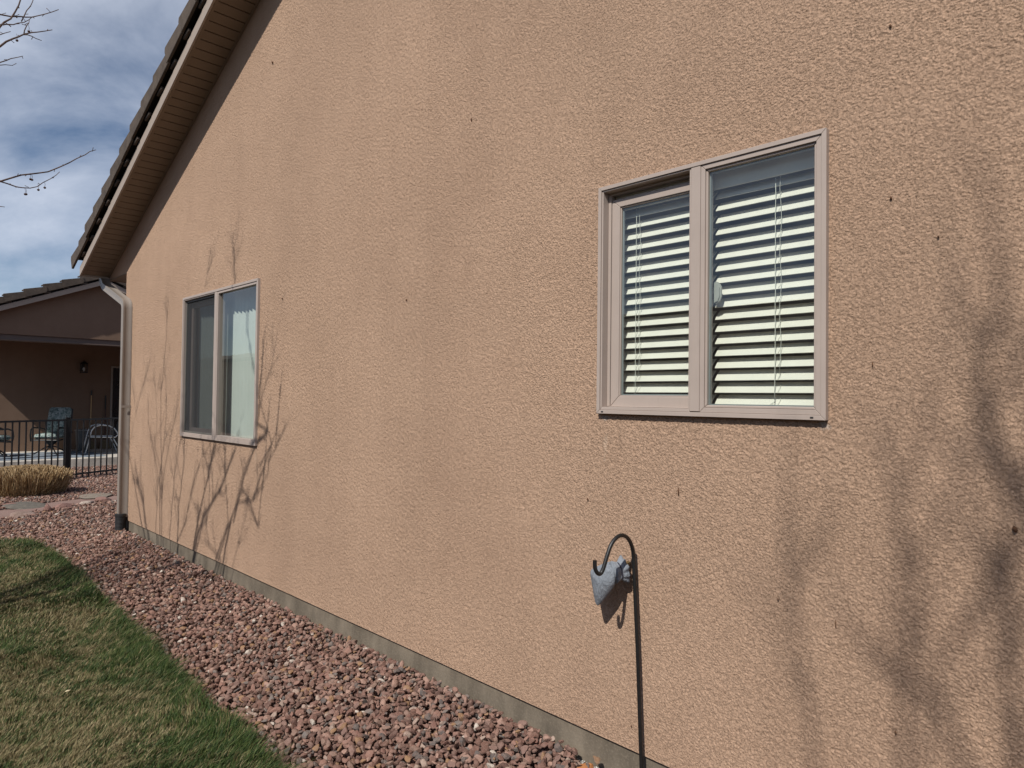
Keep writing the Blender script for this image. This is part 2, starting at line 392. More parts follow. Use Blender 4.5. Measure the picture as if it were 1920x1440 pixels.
# near the camera
for s, zl, zh in ((.032, -.055, -.042), (.032, -.040, -.020), (.034, -.018, .000)):
    putrocks(grid(-1.3, .0, 1.3, 4.1, s, rng), .010, .0245, 3 if zh == 0 else 2, zl, zh)
for s, zl, zh in ((.036, -.050, -.034), (.034, -.030, -.006)):
    putrocks(grid(-1.3, .0, 4.1, 9.95, s, rng), .010, .0245, 2, zl, zh)
putrocks(grid(-4.2, 3.4, 9.95, 18.7, .048, rng), .018, .032, 1, -.045, -.02)
putrocks(grid(-4.2, 3.4, 9.95, 14.0, .060, rng), .018, .032, 1, -.03, -.005)
G = mesh_np('gravel', np.concatenate(allV), np.concatenate(allF), ROCK)
tag(G, 'loose dusty pink crushed rock bed between the lawn and the stucco wall', 'gravel', kind='stuff')
del allV, allF

# ---- grass blades
def m_grass():
    m = M('grass_blade', (.08,.12,.03), .6, spec=.25); r = m.island()
    gcol = m.ramp(r, [(0, (.011,.026,.006)), (.35, (.024,.050,.011)), (.7, (.052,.085,.021)), (1, (.13,.145,.05))])
    dcol = m.ramp(r, [(0, (.15,.115,.055)), (.5, (.26,.20,.105)), (1, (.40,.32,.19))])
    at = m.n('ShaderNodeAttribute'); at.attribute_name = 'dry'
    m.col(m.mix(at.outputs['Fac'], gcol, dcol))
    m.b.inputs['Subsurface Weight'].default_value = 0
    return m.m
def smooth_noise(x, y, sc_, seed):
    r = np.random.default_rng(seed); v = 0
    for k in range(7):
        a = r.uniform(0, 2*np.pi); f = sc_*r.uniform(.6, 2.2); v = v + np.sin((x*np.cos(a)+y*np.sin(a))*f + r.uniform(0, 6.28) + 1.3*np.sin((x*np.sin(a)-y*np.cos(a))*f*.7+k))
    return v/7
def blades(n_try, x0, x1, y0, y1, dens, wide):
    x = rng.uniform(x0, x1, n_try); y = rng.uniform(y0, y1, n_try)
    ed = lawn_x(y) - x; ed = np.where(y > 9.55, np.minimum(ed, (9.93-y)*1.2), ed)
    k = (ed > -.01) & (rng.random(n_try) < dens(x, y)); x, y, ed = x[k], y[k], ed[k]
    n = len(x); edge = np.exp(-np.maximum(ed - .03, 0)/.16)
    pt = smooth_noise(x, y, 5.0, 3)*.6 + smooth_noise(x, y, 14.0, 4)*.5
    tall = np.clip(.75 + .75*edge + .5*smooth_noise(x, y, 7.0, 8), .45, 1.7)
    hgt = rng.uniform(.020, .058, n)*tall*(1 + .35*smooth_noise(x, y, 38.0, 21)) + (rng.random(n) < .02)*.02
    pd = np.clip(.52 + 1.0*pt - .62*edge, .05, .92); pd = np.clip(pd + .5*smooth_noise(x, y, 26.0, 33), .02, .95); dry = (rng.random(n) < pd)*rng.uniform(.45, 1, n)
    a = rng.uniform(0, 2*np.pi, n); lean = rng.uniform(.15, 1.15, n)*hgt
    ga = smooth_noise(x, y, 4.0, 11)*3; dx = np.cos(a)*.7 + np.cos(ga)*.5 + edge*.45; dy = np.sin(a)*.7 + np.sin(ga)*.5
    w = wide*rng.uniform(.7, 1.2, n); px, py = -np.sin(a), np.cos(a); V = np.zeros((n, 5, 3)); b = .006
    for i, (t, ww) in enumerate(((0, 1), (0, -1), (.55, .85), (.55, -.85), (1, 0))):
        V[:, i, 0] = x + dx*lean*t**1.6 + px*w*ww*.5; V[:, i, 1] = y + dy*lean*t**1.6 + py*w*ww*.5
        V[:, i, 2] = b + hgt*t*(1 - .25*t)
    tri = np.array([[0, 1, 3], [0, 3, 2], [2, 3, 4]]); F = tri[None] + (np.arange(n)*5)[:, None, None]
    return V.reshape(-1, 3), F.reshape(-1, 3), np.repeat(dry, 5)
A = blades(300000, -3.0, -.8, 2.3, 5.6, lambda x, y: np.where(x > -2.75 + .133*y, 1, .25), .0034)
B = blades(150000, -3.2, -.8, 5.6, 10.0, lambda x, y: np.where(x > -2.9 + .133*y, 1, .3), .0042)
C = blades(60000, -13, -.95, -6, 9.9, lambda x, y: np.where((x > -3.2) & (y > 2.2), 0, .8), .010)
V = np.concatenate([A[0], B[0], C[0]]); F = np.concatenate([A[1], B[1] + len(A[0]), C[1] + len(A[0]) + len(B[0])]); D = np.concatenate([A[2], B[2], C[2]])
gr = mesh_np('grass', V, F, m_grass()); at = gr.data.attributes.new('dry', 'FLOAT', 'POINT'); at.data.foreach_set('value', D.astype(np.float32))
tag(gr, 'patchy green and straw coloured lawn grass beside the rock bed', 'grass', kind='stuff')
del V, F, D, A, B, C

# ------------------------------------------------------------------ our house
PZ = .418
def zs(y): return 3.286 + PZ*(10.532 - y)               # underside of the rake at y (before the ridge)
RY = -1.0                                               # ridge
H = thing('stucco_house', (0, 9.72, 0), 'tan stucco house wall filling the photo, with two sliding windows and a grey tile rake', 'house')
W1 = (.9725, 2.0300, 1.661, 2.736); W2 = (5.766, 7.600, 1.288, 2.745)     # y0 y1 z0 z1 of the two openings
w = MB(); EY = 9.72; SB = .148
def topz(y): return zs(y) + .02 if y >= RY else zs(2*RY - y) + .02
def col_(ya, yb, z0, z1=None):
    ys = [ya] + ([RY] if ya < RY < yb else []) + [yb]
    w.poly([(0, ya, z0), (0, yb, z0)] + [(0, y, topz(y) if z1 is None else z1) for y in ys[::-1]])
O1 = .012                                                # the openings are slightly smaller than the frames
a0, a1, a2, a3 = W1[0]+O1, W1[1]-O1, W1[2]+O1, W1[3]-O1; b0, b1, b2, b3 = W2[0]+O1, W2[1]-O1, W2[2]+O1, W2[3]-O1
YC, YA, YB = -2.5, .2, 3.4; ZC = 4.3
col_(-12, YC, SB); col_(YC, YB, ZC)
w.poly([(0,EY,3.28),(0,10.5,3.28),(0,10.5,topz(10.5)),(0,EY,topz(EY))])
for (y0, y1, z0, z1) in ((a0,a1,a2,a3),(b0,b1,b2,b3)):
    for q in ([(0,y0,z0),(0,y1,z0),(.16,y1,z0),(.16,y0,z0)], [(0,y0,z1),(0,y1,z1),(.16,y1,z1),(.16,y0,z1)], [(0,y0,z0),(0,y0,z1),(.16,y0,z1),(.16,y0,z0)], [(0,y1,z0),(0,y1,z1),(.16,y1,z1),(.16,y1,z0)]): w.poly(q)
w.poly([(0,-12,SB),(0,EY,SB),(.03,EY,SB),(.03,-12,SB)])
w.poly([(0,EY,SB),(9,EY,SB),(9,EY,3.30),(0,EY,3.30)]); w.poly([(9,-12,SB),(9,EY,SB),(9,EY,3.3),(9,-12,3.3)])
def band(F, ky, kz, shp, lo, hi, an=1.0):
    k = np.hypot(ky*an, kz); g_ = np.exp(-(np.log(np.maximum(k, 1e-3)/math.sqrt(lo*hi))/(.5*math.log(hi/lo)+.12))**2)
    q = np.fft.irfft2(F*g_, s=shp); return (q/q.std()).astype(np.float32)
def relief():
    """trowelled stucco as a real height field: raised flakes with crevices between them, coarser mesh far from the camera"""
    st = .0032; y_all = np.arange(YA, EY + st*.5, st); z_all = np.arange(SB, 6.4, st); ny, nz = len(y_all), len(z_all)
    r = np.random.default_rng(2); F = np.fft.rfft2(r.normal(size=(nz, ny)).astype(np.float32))
    ky = np.fft.rfftfreq(ny, st)[None, :]; kz = np.fft.fftfreq(nz, st)[:, None]; shp = (nz, ny)
    m1 = band(F, ky, kz, shp, 62, 105, 1.35); m3 = band(np.roll(F, 11, 0), ky, kz, shp, 100, 155); m2 = band(np.roll(F, 37, 0), ky, kz, shp, 18, 45)
    e = np.tanh((m1 + .35*m2 + .5*m3)*1.9 + .7)*.8 + .20*m3 + .22*m2
    wv = 1 + .15*np.sin(y_all*1.9+1)[None, :]*np.sin(z_all*2.3)[:, None]
    X = -(e*wv*.00145).astype(np.float64); X[0, :] = -.001
    out_ = []
    def patch(j0, j1, k1, sd):
        yy, zz = y_all[j0:j1:sd], z_all[0:k1:sd]; n1_, n2_ = len(yy), len(zz); Yg, Zg = np.meshgrid(yy, zz)
        Xs = X[0:k1:sd, j0:j1:sd]*(1.35 if sd > 1 else 1)
        V = np.stack([Xs, Yg, Zg], -1).reshape(-1, 3); iy, iz = np.meshgrid(np.arange(n1_-1), np.arange(n2_-1))
        CY, CZ = np.meshgrid((yy[:-1]+yy[1:])/2, (zz[:-1]+zz[1:])/2); keep = CZ < zs(CY) + .03
        for q in ((a0,a1,a2,a3),(b0,b1,b2,b3)): keep &= ~((CY > q[0]) & (CY < q[1]) & (CZ > q[2]) & (CZ < q[3]))
        i0 = (iz*n1_ + iy)[keep]; out_.append((V, np.stack([i0, i0+1, i0+n1_+1, i0+n1_], 1)))
    jB = int(round((YB-YA)/st/2))*2; kC = int(round((ZC-SB)/st/2))*2
    patch(0, jB+1, kC+1, 1); patch(jB, ny, nz, 2)
    # strip beside the picture, for views from the side
    yy = np.arange(YC, YA+.001, .012); n1_ = len(yy); zz = z_all[0:kC+1:3]; Yg, Zg = np.meshgrid(yy, zz); Xs = -np.abs(r.normal(0, .0012, Yg.shape)); V = np.stack([Xs, Yg, Zg], -1).reshape(-1, 3)
    iy, iz = np.meshgrid(np.arange(n1_-1), np.arange(len(zz)-1)); i0 = (iz*n1_+iy).ravel(); out_.append((V, np.stack([i0, i0+1, i0+n1_+1, i0+n1_], 1)))
    return out_
parts = relief()
off_ = 0; VV = []; FF = []
for v_, f_ in parts: VV.append(v_); FF.append(f_ + off_); off_ += len(v_)
VV = np.concatenate(VV) - np.array(H['_o']); FF = np.concatenate(FF)
wo = mesh_np('wall', VV, FF, STUCCO, True); wo.parent = H; wo['_o'] = H['_o']
bm = bmesh.new()
pv = {}
def gv(p):
    k_ = tuple(round(c, 5) for c in p)
    if k_ not in pv: pv[k_] = bm.verts.new(Vector(p) - Vector(H['_o']))
    return pv[k_]
for f_ in w.f: bm.faces.new([gv(w.v[i]) for i in f_])
for f_ in bm.faces:
    f_.normal_update()
    if abs(f_.normal.x) > .9 and f_.normal.x > 0 and f_.calc_center_median().x < 1: f_.normal_flip()
bm.from_mesh(wo.data); bm.to_mesh(wo.data); bm.free()
if wo.data.polygons[len(wo.data.polygons)-1].normal.x > 0 and False: pass
del VV, FF, parts
f = MB(); f.box((.014, -12, -.3), (.2, EY-.014, SB+.02)); f.box((.2, EY-.2, -.3), (9, EY-.014, SB+.02))
f.build('foundation', CONC, H)
# rooms behind the two windows
for nm, (y0, y1, x1) in (('interior_wall', (-.6, 3.6, 3.6)), ('interior_wall', (4.6, 8.9, 3.8))):
    wn = (a0,a1,a2,a3) if y0 < 0 else (b0,b1,b2,b3)
    r_ = MB(); X0 = .165; z0, z1 = .2, 2.95
    r_.poly([(X0,y0,z0),(x1,y0,z0),(x1,y1,z0),(X0,y1,z0)]); r_.poly([(X0,y0,z1),(x1,y0,z1),(x1,y1,z1),(X0,y1,z1)])
    r_.poly([(X0,y0,z0),(x1,y0,z0),(x1,y0,z1),(X0,y0,z1)]); r_.poly([(X0,y1,z0),(x1,y1,z0),(x1,y1,z1),(X0,y1,z1)]); r_.poly([(x1,y0,z0),(x1,y1,z0),(x1,y1,z1),(x1,y0,z1)])
    for q in ((y0, wn[0], z0, z1), (wn[1], y1, z0, z1), (wn[0], wn[1], z0, wn[2]), (wn[0], wn[1], wn[3], z1)):
        r_.poly([(X0,q[0],q[2]),(X0,q[1],q[2]),(X0,q[1],q[3]),(X0,q[0],q[3])])
    r_.build(nm, ROOM, H)

def rake(parent, P0, u, nrm, slope, length, seed):
    """Rake edge seen from below: fascia, soffit boards, felt and a row of L-shaped rake tiles.
    P0 lower front corner of the fascia (bottom), u horizontal unit vector pointing UPHILL, nrm horizontal outward unit vector."""
    P0, u, nrm = Vector(P0), Vector(u), Vector(nrm); ph = math.atan(slope); up = (u*math.cos(ph) + Vector((0,0,1))*math.sin(ph)); Z = Vector((0,0,1))
    perp = up.cross(nrm); perp = perp if perp.z > 0 else -perp
    Ls = length/math.cos(ph); r = random.Random(seed)
    end = P0 + up*Ls
    fa = MB(); fa.prism([P0, end, end + Z*.118, P0 + Z*.118], -nrm*.02); fa.build('fascia', TRIM, parent, bevel=.002)
    fe = MB(); fe.prism([P0 + Z*.119 - nrm*.03 + up*.02, end + Z*.119 - nrm*.03, end + Z*.20 - nrm*.03, P0 + Z*.20 - nrm*.03 + up*.02], -nrm*.1)
    fe.prism([P0 + Z*.201 + nrm*.03 + up*.02, end + Z*.201 + nrm*.03, end + Z*.215 + nrm*.03, P0 + Z*.215 + nrm*.03 + up*.02], -nrm*.5)
    fe.build('roof_felt', DARK, parent)
    t = MB(); step = .396; n = int(Ls/step) + 1; tl = math.atan(.060/step)
    ti = (up*math.cos(tl) + perp*(-math.sin(tl))).normalized(); tp = ti.cross(nrm); tp = tp if tp.z > 0 else -tp
    for i in range(n):
        s0 = -.10 + i*step + r.uniform(-.006, .006); s1 = min(s0 + .44, Ls + .15)
        B = P0 + up*s0 + perp*(.172 + r.uniform(-.004, .004)) + nrm*(.062 + r.uniform(-.006, .006)); Lg = s1 - s0
        a_ = ti*Lg; j = ti*r.uniform(-.004, .004)
        # outer leg, a little deeper at the lower end; cut square to gravity at the bottom end
        c = [B - tp*.012 + j, B + ti*(Lg*.93) + tp*.040, B + ti*Lg + tp*.085, B + ti*Lg + tp*.168, B + tp*.172 + j - ti*.012, B + tp*.13 + j - ti*.03]
        t.prism(c, -nrm*.026)
        c = [B + tp*.145 + j, B + ti*Lg + tp*.145, B + ti*Lg + tp*.170, B + tp*.173 + j]
        t.prism([p - nrm*.027 for p in c], -nrm*.30)
        # head lug of the tile, seen under the lower end of the next one
        t.obox(B + ti*(Lg - .010) - nrm*.050 + tp*.035, ti*.07, nrm*.014, tp*.016)
    t.build('rake_tiles', TILE, parent, bevel=.004)
    return up, perp

# main rake along the wall
FX = -.35
up, perp = rake(H, (FX, 10.532, 3.286), (0, -1, 0), (-1, 0, 0), PZ, 10.532 - RY, 3)
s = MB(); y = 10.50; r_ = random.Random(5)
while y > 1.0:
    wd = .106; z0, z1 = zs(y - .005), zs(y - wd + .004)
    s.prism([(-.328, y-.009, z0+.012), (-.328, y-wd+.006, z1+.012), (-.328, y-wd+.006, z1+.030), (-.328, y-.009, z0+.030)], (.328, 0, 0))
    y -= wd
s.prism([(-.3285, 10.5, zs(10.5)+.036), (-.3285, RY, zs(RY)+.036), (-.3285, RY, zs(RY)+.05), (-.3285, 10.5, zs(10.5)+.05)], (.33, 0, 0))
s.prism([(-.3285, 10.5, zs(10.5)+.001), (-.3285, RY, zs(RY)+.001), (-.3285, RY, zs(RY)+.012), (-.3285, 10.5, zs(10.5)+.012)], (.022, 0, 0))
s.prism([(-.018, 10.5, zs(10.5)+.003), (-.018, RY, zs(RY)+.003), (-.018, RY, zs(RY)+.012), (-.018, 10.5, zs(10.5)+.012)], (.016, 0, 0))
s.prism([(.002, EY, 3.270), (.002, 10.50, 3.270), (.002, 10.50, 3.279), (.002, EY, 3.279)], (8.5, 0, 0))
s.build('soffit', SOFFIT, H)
e = MB(); e.prism([(-.33, 10.505, 3.288), (-.33, 10.505, 3.42), (8.8, 10.505, 3.42), (8.8, 10.505, 3.262), (.0, 10.505, 3.262), (.0, 10.505, 3.288)], (0, .022, 0))
e.build('eave_fascia', TRIM, H)
gt = MB(); gt.prism([(-.10, 10.53, 3.29), (-.10, 10.63, 3.29), (-.10, 10.66, 3.40), (-.10, 10.53, 3.40)], (8.8, 0, 0)); gt.build('gutter', SPOUT, H, bevel=.004)
# roof field
rf = MB()
for sgn in (0, 1):
    n = 30
    for i in range(n):
        ya, yb = 10.62 - i*.3875, 10.62 - (i+1)*.3875 - .05
        if yb < RY: yb = RY
        if ya < RY: break
        za, zb = zs(ya)+.30, zs(yb)+.265
        if sgn: ya, yb = 2*RY-ya, 2*RY-yb
        rf.prism([(-.24, ya, za), (-.24, yb, zb), (-.24, yb, zb+.025), (-.24, ya, za+.025)], (9.6, 0, 0))
rf.build('roof', TILE, H)
rd = MB(); rd.prism([(-.22, 10.5, zs(10.5)+.13), (-.22, RY, zs(RY)+.13), (-.22, 2*RY-10.5, zs(10.5)+.13), (-.22, 2*RY-10.5, zs(10.5)+.22), (-.22, RY, zs(RY)+.22), (-.22, 10.5, zs(10.5)+.22)], (9.5, 0, 0)); rd.build('roof_deck', DARK, H)

# downspout: corrugated rectangular pipe, gutter to ground
sec = []
hw, hd = .041, .052
for k in range(4):
    for q in (-1, -.6, -.5, 0, .5, .6):
        g_ = 0 if q in (-1,) else (.0035 if abs(q) == .5 or q == 0 else 0)
        x_, y_ = [(hd - g_, q*hw), (-q*hd, hw - g_), (-hd + g_, -q*hw), (q*hd, -hw + g_)][k]
        sec.append((x_, y_))
dp = MB()
def arc(a, b, c, n=5):
    a, b, c = Vector(a), Vector(b), Vector(c); return [((1-t)**2)*a + 2*t*(1-t)*b + t*t*c for t in [i/n for i in range(n+1)]]
path = [Vector((-.055, 10.56, 3.30)), Vector((-.055, 10.53, 3.245))] + [Vector((-.055, 10.42, 3.165))] + arc((-.055, 9.55, 2.888), (-.055, 9.472, 2.866), (-.055, 9.470, 2.79), 4) + [Vector((-.055, 9.466, z)) for z in (2.2, 1.2, .5, .19)]
dp.tube(path, .05, sec=sec)
for z in (1.55,): dp.box((-.001, 9.40, z), (-.112, 9.405, z+.03)); 
ds = dp.build('downspout', SPOUT, H, smooth=True)
bt = MB(); prof = []
z = -.06
while z < .19:
    prof += [(.058, z), (.063, z+.004), (.063, z+.009), (.058, z+.013)]; z += .0165
prof += [(.060, .20), (.066, .205), (.066, .235), (.048, .238)]
bt.lathe((-.070, 9.466, 0), prof, 24); bt.build('drain_boot', BLACKP, ds, smooth=True)

# ---------------------------------------------------------------- windows
def ring(mb, y0, y1, z0, z1, wl, x0, x1, wr=None, wt=None, wb=None):
    wr = wl if wr is None else wr; wt = wl if wt is None else wt; wb = wl if wb is None else wb; g_ = .0005
    Y0, Y1, Z0, Z1 = y0+wl, y1-wr, z0+wb, z1-wt; d = (x1-x0, 0, 0)
    mb.prism([(x0,y0,z0+g_),(x0,Y0,Z0+g_),(x0,Y0,Z1-g_),(x0,y0,z1-g_)], d)
    mb.prism([(x0,y1,z0+g_),(x0,Y1,Z0+g_),(x0,Y1,Z1-g_),(x0,y1,z1-g_)], d)
    mb.prism([(x0,y0+g_,z0),(x0,Y0+g_,Z0),(x0,Y1-g_,Z0),(x0,y1-g_,z0)], d)
    mb.prism([(x0,y0+g_,z1),(x0,Y0+g_,Z1),(x0,Y1-g_,Z1),(x0,y1-g_,z1)], d)
def pane(y0, y1, z0, z1, x, parent, mat=None, name='glass_pane'):
    m_ = MB(); m_.poly([(x,y0,z0),(x,y0,z1),(x,y1,z1),(x,y1,z0)]); o_ = m_.build(name, mat or GLASS, parent)
    if o_.data.polygons[0].normal.x > 0: o_.data.flip_normals()
    return o_

# --- big window (near).  right half fixed and proud, left half slides in a recessed track
Y0, Y1, Z0, Z1 = W1
fr = MB()
ring(fr, Y0, Y1, Z0, Z1, .018, -.026, .012)                 # outer lip
MY0, MY1 = 1.470, 1.533
# right lite: wide stepped face
ring(fr, Y0+.0185, MY0+.018, Z0+.0185, Z1-.0185, .020, -.020, .05)
# left lite: narrow face, deep channel, inner stop
ring(fr, MY1+.0005, Y1-.0185, Z0+.0185, Z1-.0185, .008, -.020, .075, wt=.007, wb=.014)
ring(fr, MY1+.009, Y1-.027, Z0+.033, Z1-.026, .016, .020, .055, wt=.012, wb=.004)
win = fr.build('window', VINYL, H, bevel=.0012)
win['label'] = 'larger near window with white slatted blinds'
ml = MB(); ml.prism([(-.0235, MY0+.0185, Z0+.021), (-.0235, MY1, Z0+.021), (-.0235, MY1, Z1-.0185), (-.0235, MY0+.0185, Z1-.0185)], (.09, 0, 0)); ml.build('mullion', VINYL, win, bevel=.002)
bd = MB(); ring(bd, Y0+.039, MY0-.001, Z0+.039, Z1-.039, .010, -.012, .02); bd.build('glazing_bead', VINYL, win, bevel=.002)
GY0, GY1, GZ0, GZ1 = Y0+.046, MY0-.008, Z0+.046, Z1-.046
pane(GY0, GY1, GZ0, GZ1, -.002, win)
gk = MB(); ring(gk, GY0+.001, GY1-.001, GZ0+.001, GZ1-.001, .007, .004, .018); gk.build('spacer', simple('spacer_grey', (.22,.24,.25), .5), win)
sa = MB(); SY0, SY1, SZ0, SZ1 = MY1-.02, Y1-.045, Z0+.035, Z1-.060
ring(sa, SY0, SY1, SZ0, SZ1, .046, .024, .048, wl if False else .046, .036, .048) if False else ring(sa, SY0, SY1, SZ0, SZ1, .030, .024, .050, .046, .038, .047)
sa.build('sash', VINYL, win, bevel=.002)
sb = MB(); ring(sb, SY0+.03, SY1-.046, SZ0+.047, SZ1-.038, .006, .030, .046); sb.build('glazing_bead', VINYL, win, bevel=.001)
pane(SY0+.033, SY1-.050, SZ0+.051, SZ1-.042, .036, win)
gk = MB(); ring(gk, SY0+.034, SY1-.051, SZ0+.052, SZ1-.043, .007, .041, .049); gk.build('spacer', bpy.data.materials['spacer_grey'], win)
for yy in (Y1-.035, Y0+.05): wp = MB(); wp.box((-.0268, yy-.006, Z0+.006), (-.024, yy+.006, Z0+.0125)); wp.build('weep_hole', BLACKP, win)
lt = MB(); lt.prism([(.035, MY0-.012, 2.135), (.035, MY0-.035, 2.142), (.035, MY0-.045, 2.165), (.035, MY0-.045, 2.205), (.035, MY0-.035, 2.225), (.035, MY0-.012, 2.235)], (.02, 0, 0))
lt.build('latch', simple('latch_grey', (.36,.36,.33), .5), win, bevel=.006, bseg=2)
def blinds(parent, y0, y1, z0, z1, x, nslat, cy, tilt=math.radians(44)):
    vb = MB(); vb.box((x-.040, y0, z1-.100), (x-.034, y1, z1-.002)); vb.box((x-.033, y0+.002, z1-.05), (x+.03, y1-.002, z1-.004)); vb.build('valance', SLAT, parent, bevel=.003)
    sl_ = MB(); hw_ = .0315; pitch = .0518; zz = z1 - .112; k = 0
    while zz > z0 + .02:
        c_ = Vector((x, (y0+y1)/2, zz)); tl_ = tilt + random.Random(k).uniform(-.02, .02)
        d_ = Vector((math.cos(tl_), 0, math.sin(tl_))); n_ = Vector((-d_.z, 0, d_.x))
        # slightly crowned slat in four strips
        pts = [c_ + d_*(q*hw_) + n_*(.0028*(1-q*q)) for q in (-1, -.5, 0, .5, 1)]
        pl = pts + [p - n_*.0028 for p in pts[::-1]]
        sl_.prism([Vector((p.x, y0+.003, p.z)) for p in pl], (0, y1-y0-.006, 0)); zz -= pitch; k += 1
    sl_.build('blind_slats', SLAT, parent)
    br = MB(); br.box((x-.026, y0+.003, zz+.012), (x+.026, y1-.003, zz+.03)); br.build('bottom_rail', SLAT, parent, bevel=.003)
    cb = MB(); xo = x - .030; rr = random.Random(int(cy*100)); top = z1-.100
    P_ = [(xo, cy + rr.uniform(-.001,.001), top - i*(top-zz-.04)/12) for i in range(13)]; cb.tube(P_, .0013, 5)
    P_ = [(xo-.002, cy-.022 + .004*math.sin(i*1.7), top + .02 - i*(top-zz)/14) for i in range(13)]; cb.tube(P_, .0009, 5)
    for i in range(int((top-zz)/.0518)):
        zk = top - .03 - i*.0518; cb.tube([(xo+.004, cy-.010, zk), (xo+.018, cy-.014, zk+.018), (xo+.036, cy-.010, zk+.036)], .0008, 4)
    for q in (-.02, -.008, .006): cb.tube([(xo-.001, cy, zz+.05), (xo-.004, cy+.012+q*.3, zz+.036), (xo-.002, cy+.03+q, zz+.02+q*.4)], .0011, 4)
    cb.build('blind_cord', CORD, parent, smooth='all')
blinds(win, .93, MY0+.005, Z0+.01, Z1-.01, .098, 18, 1.205)
blinds(win, MY0+.016, Y1+.03, Z0+.01, Z1-.01, .098, 18, 1.875)

# --- small far window
Y0, Y1, Z0, Z1 = W2; MY0, MY1 = 6.655, 6.735
fr = MB(); ring(fr, Y0, Y1, Z0, Z1, .024, -.024, .012, wb=.030)
ring(fr, Y0+.0245, MY0+.02, Z0+.0305, Z1-.0245, .022, -.018, .05)
ring(fr, MY1, Y1-.0245, Z0+.0305, Z1-.0245, .010, -.018, .085)
win2 = fr.build('window', VINYL, H, bevel=.0015); win2['label'] = 'smaller-looking far window with tree shadows below it'
ml = MB(); ml.box((-.0215, MY0+.0205, Z0+.031), (.085, MY1-.0005, Z1-.025)); ml.build('mullion', VINYL, win2, bevel=.002)
pane(Y0+.044, MY0-.0, Z0+.05, Z1-.044, .006, win2)
sa = MB(); ring(sa, MY1-.01, Y1-.06, Z0+.042, Z1-.06, .05, .050, .078); sa.build('sash', VINYL, win2, bevel=.002)
pane(MY1+.03, Y1-.105, Z0+.085, Z1-.105, .064, win2)
sf = MB(); ring(sf, MY1+.001, Y1-.037, Z0+.0415, Z1-.036, .018, .004, .016); sf.build('screen_frame', simple('screen_frame_dark', (.10,.095,.085), .5), win2, bevel=.001)
pane(MY1+.017, Y1-.053, Z0+.058, Z1-.052, .010, win2, SCREEN, 'insect_screen')
vn = MB(); r_ = random.Random(12)
def vane(y, ang, x=.20):
    d_ = Vector((math.sin(ang), math.cos(ang), 0))*.044; n_ = Vector((d_.y, -d_.x, 0)).normalized(); P_ = []
    for q in (-1, -.5, 0, .5, 1): P_.append(Vector((x, y, Z0-.02)) + d_*q + n_*(.004*(1-q*q)))
    vn.prism(P_ + [p - n_*.0012 for p in P_[::-1]], (0, 0, Z1-Z0+.02))
y = Y0 - .05
while y < 6.82: vane(y, -math.radians(34 + r_.uniform(-5, 5)), .155 + r_.uniform(-.004, .004)); y += .078
vane(6.98, -math.radians(30), .155)
y = 7.20
while y < 8.2 and y < 7.62: vane(y, -math.radians(34 + r_.uniform(-5, 5)), .155 + r_.uniform(-.004, .004)); y += .078
vn.build('vertical_blinds', VANE, win2)
hr = MB(); hr.box((.13, Y0-.1, Z1-.02), (.18, Y1+.1, Z1+.03)); hr.build('head_rail', SLAT, win2)

# specks of mud stuck on the wall
SPECK = simple('mud_speck', (.10,.045,.02), .95, var=.4, scale=60)
for (y, z, hh, ww) in [(.765,3.04,.007,.004),(.763,2.437,.006,.004),(.821,1.863,.010,.002),(2.094,1.246,.007,.004),(1.595,1.335,.018,.003),(.943,.928,.016,.0022),(.416,1.346,.009,.007),(.747,.611,.007,.003),(1.156,.972,.003,.003),(5.605,4.582,.012,.008),(5.342,2.526,.006,.006),(1.829,.256,.004,.003),(2.987,3.343,.012,.004),(.62,2.28,.004,.003),(3.6,2.35,.008,.005)]:
    q = MB(); rr = random.Random(int(y*1000)); P_ = []
    q.tube([(-.003, y+ww*.5, z+hh), (-.006, y, z+hh*.3), (-.006, y-ww*.3, z-hh*.4), (-.003, y+rr.uniform(-.5,.5)*ww, z-hh)], [ww*.3, ww, ww*.9, ww*.25], 7)
    q.build('mud_speck', SPECK, H, smooth='all')

# ---------------------------------------------------------------- shepherd's hook and cloth tap cover
hk = MB()
hp = [(-.034, 1.745, -.25), (-.034, 1.752, .10), (-.034, 1.777, .60), (-.036, 1.803, 1.03)]
hp += [(-.045, 1.802, 1.064), (-.068, 1.799, 1.098), (-.102, 1.795, 1.125), (-.138, 1.797, 1.136), (-.172, 1.800, 1.127), (-.200, 1.803, 1.103), (-.220, 1.805, 1.068), (-.234, 1.807, 1.035), (-.245, 1.809, 1.008), (-.253, 1.812, .992), (-.264, 1.815, .986), (-.276, 1.818, .993), (-.284, 1.821, 1.008), (-.286, 1.823, 1.028), (-.286, 1.823, 1.046)]
P_ = [Vector(p) for p in hp]; Q = [P_[0], P_[1], P_[2], P_[2].lerp(P_[3], .5), P_[2].lerp(P_[3], .9)]
for i in range(3, len(P_)-1):        # rounded by Catmull-Rom
    p0, p1, p2, p3 = P_[max(i-1, 0)] if i > 3 else P_[3] - (P_[3]-P_[2]).normalized()*.03, P_[i], P_[i+1], P_[min(i+2, len(P_)-1)]
    for t in (0, .33, .66): Q.append(.5*((2*p1) + (p2-p0)*t + (2*p0-5*p1+4*p2-p3)*t*t + (3*p1-p0-3*p2+p3)*t**3))
Q.append(P_[-1]); hk.tube(Q, .0088, 12)
tag(hk.build('shepherds_hook', BLACKM, smooth=True, org=(-.045, 1.738, 0)), "tall black metal shepherd's hook standing in the rocks against the stucco wall", 'garden hook')

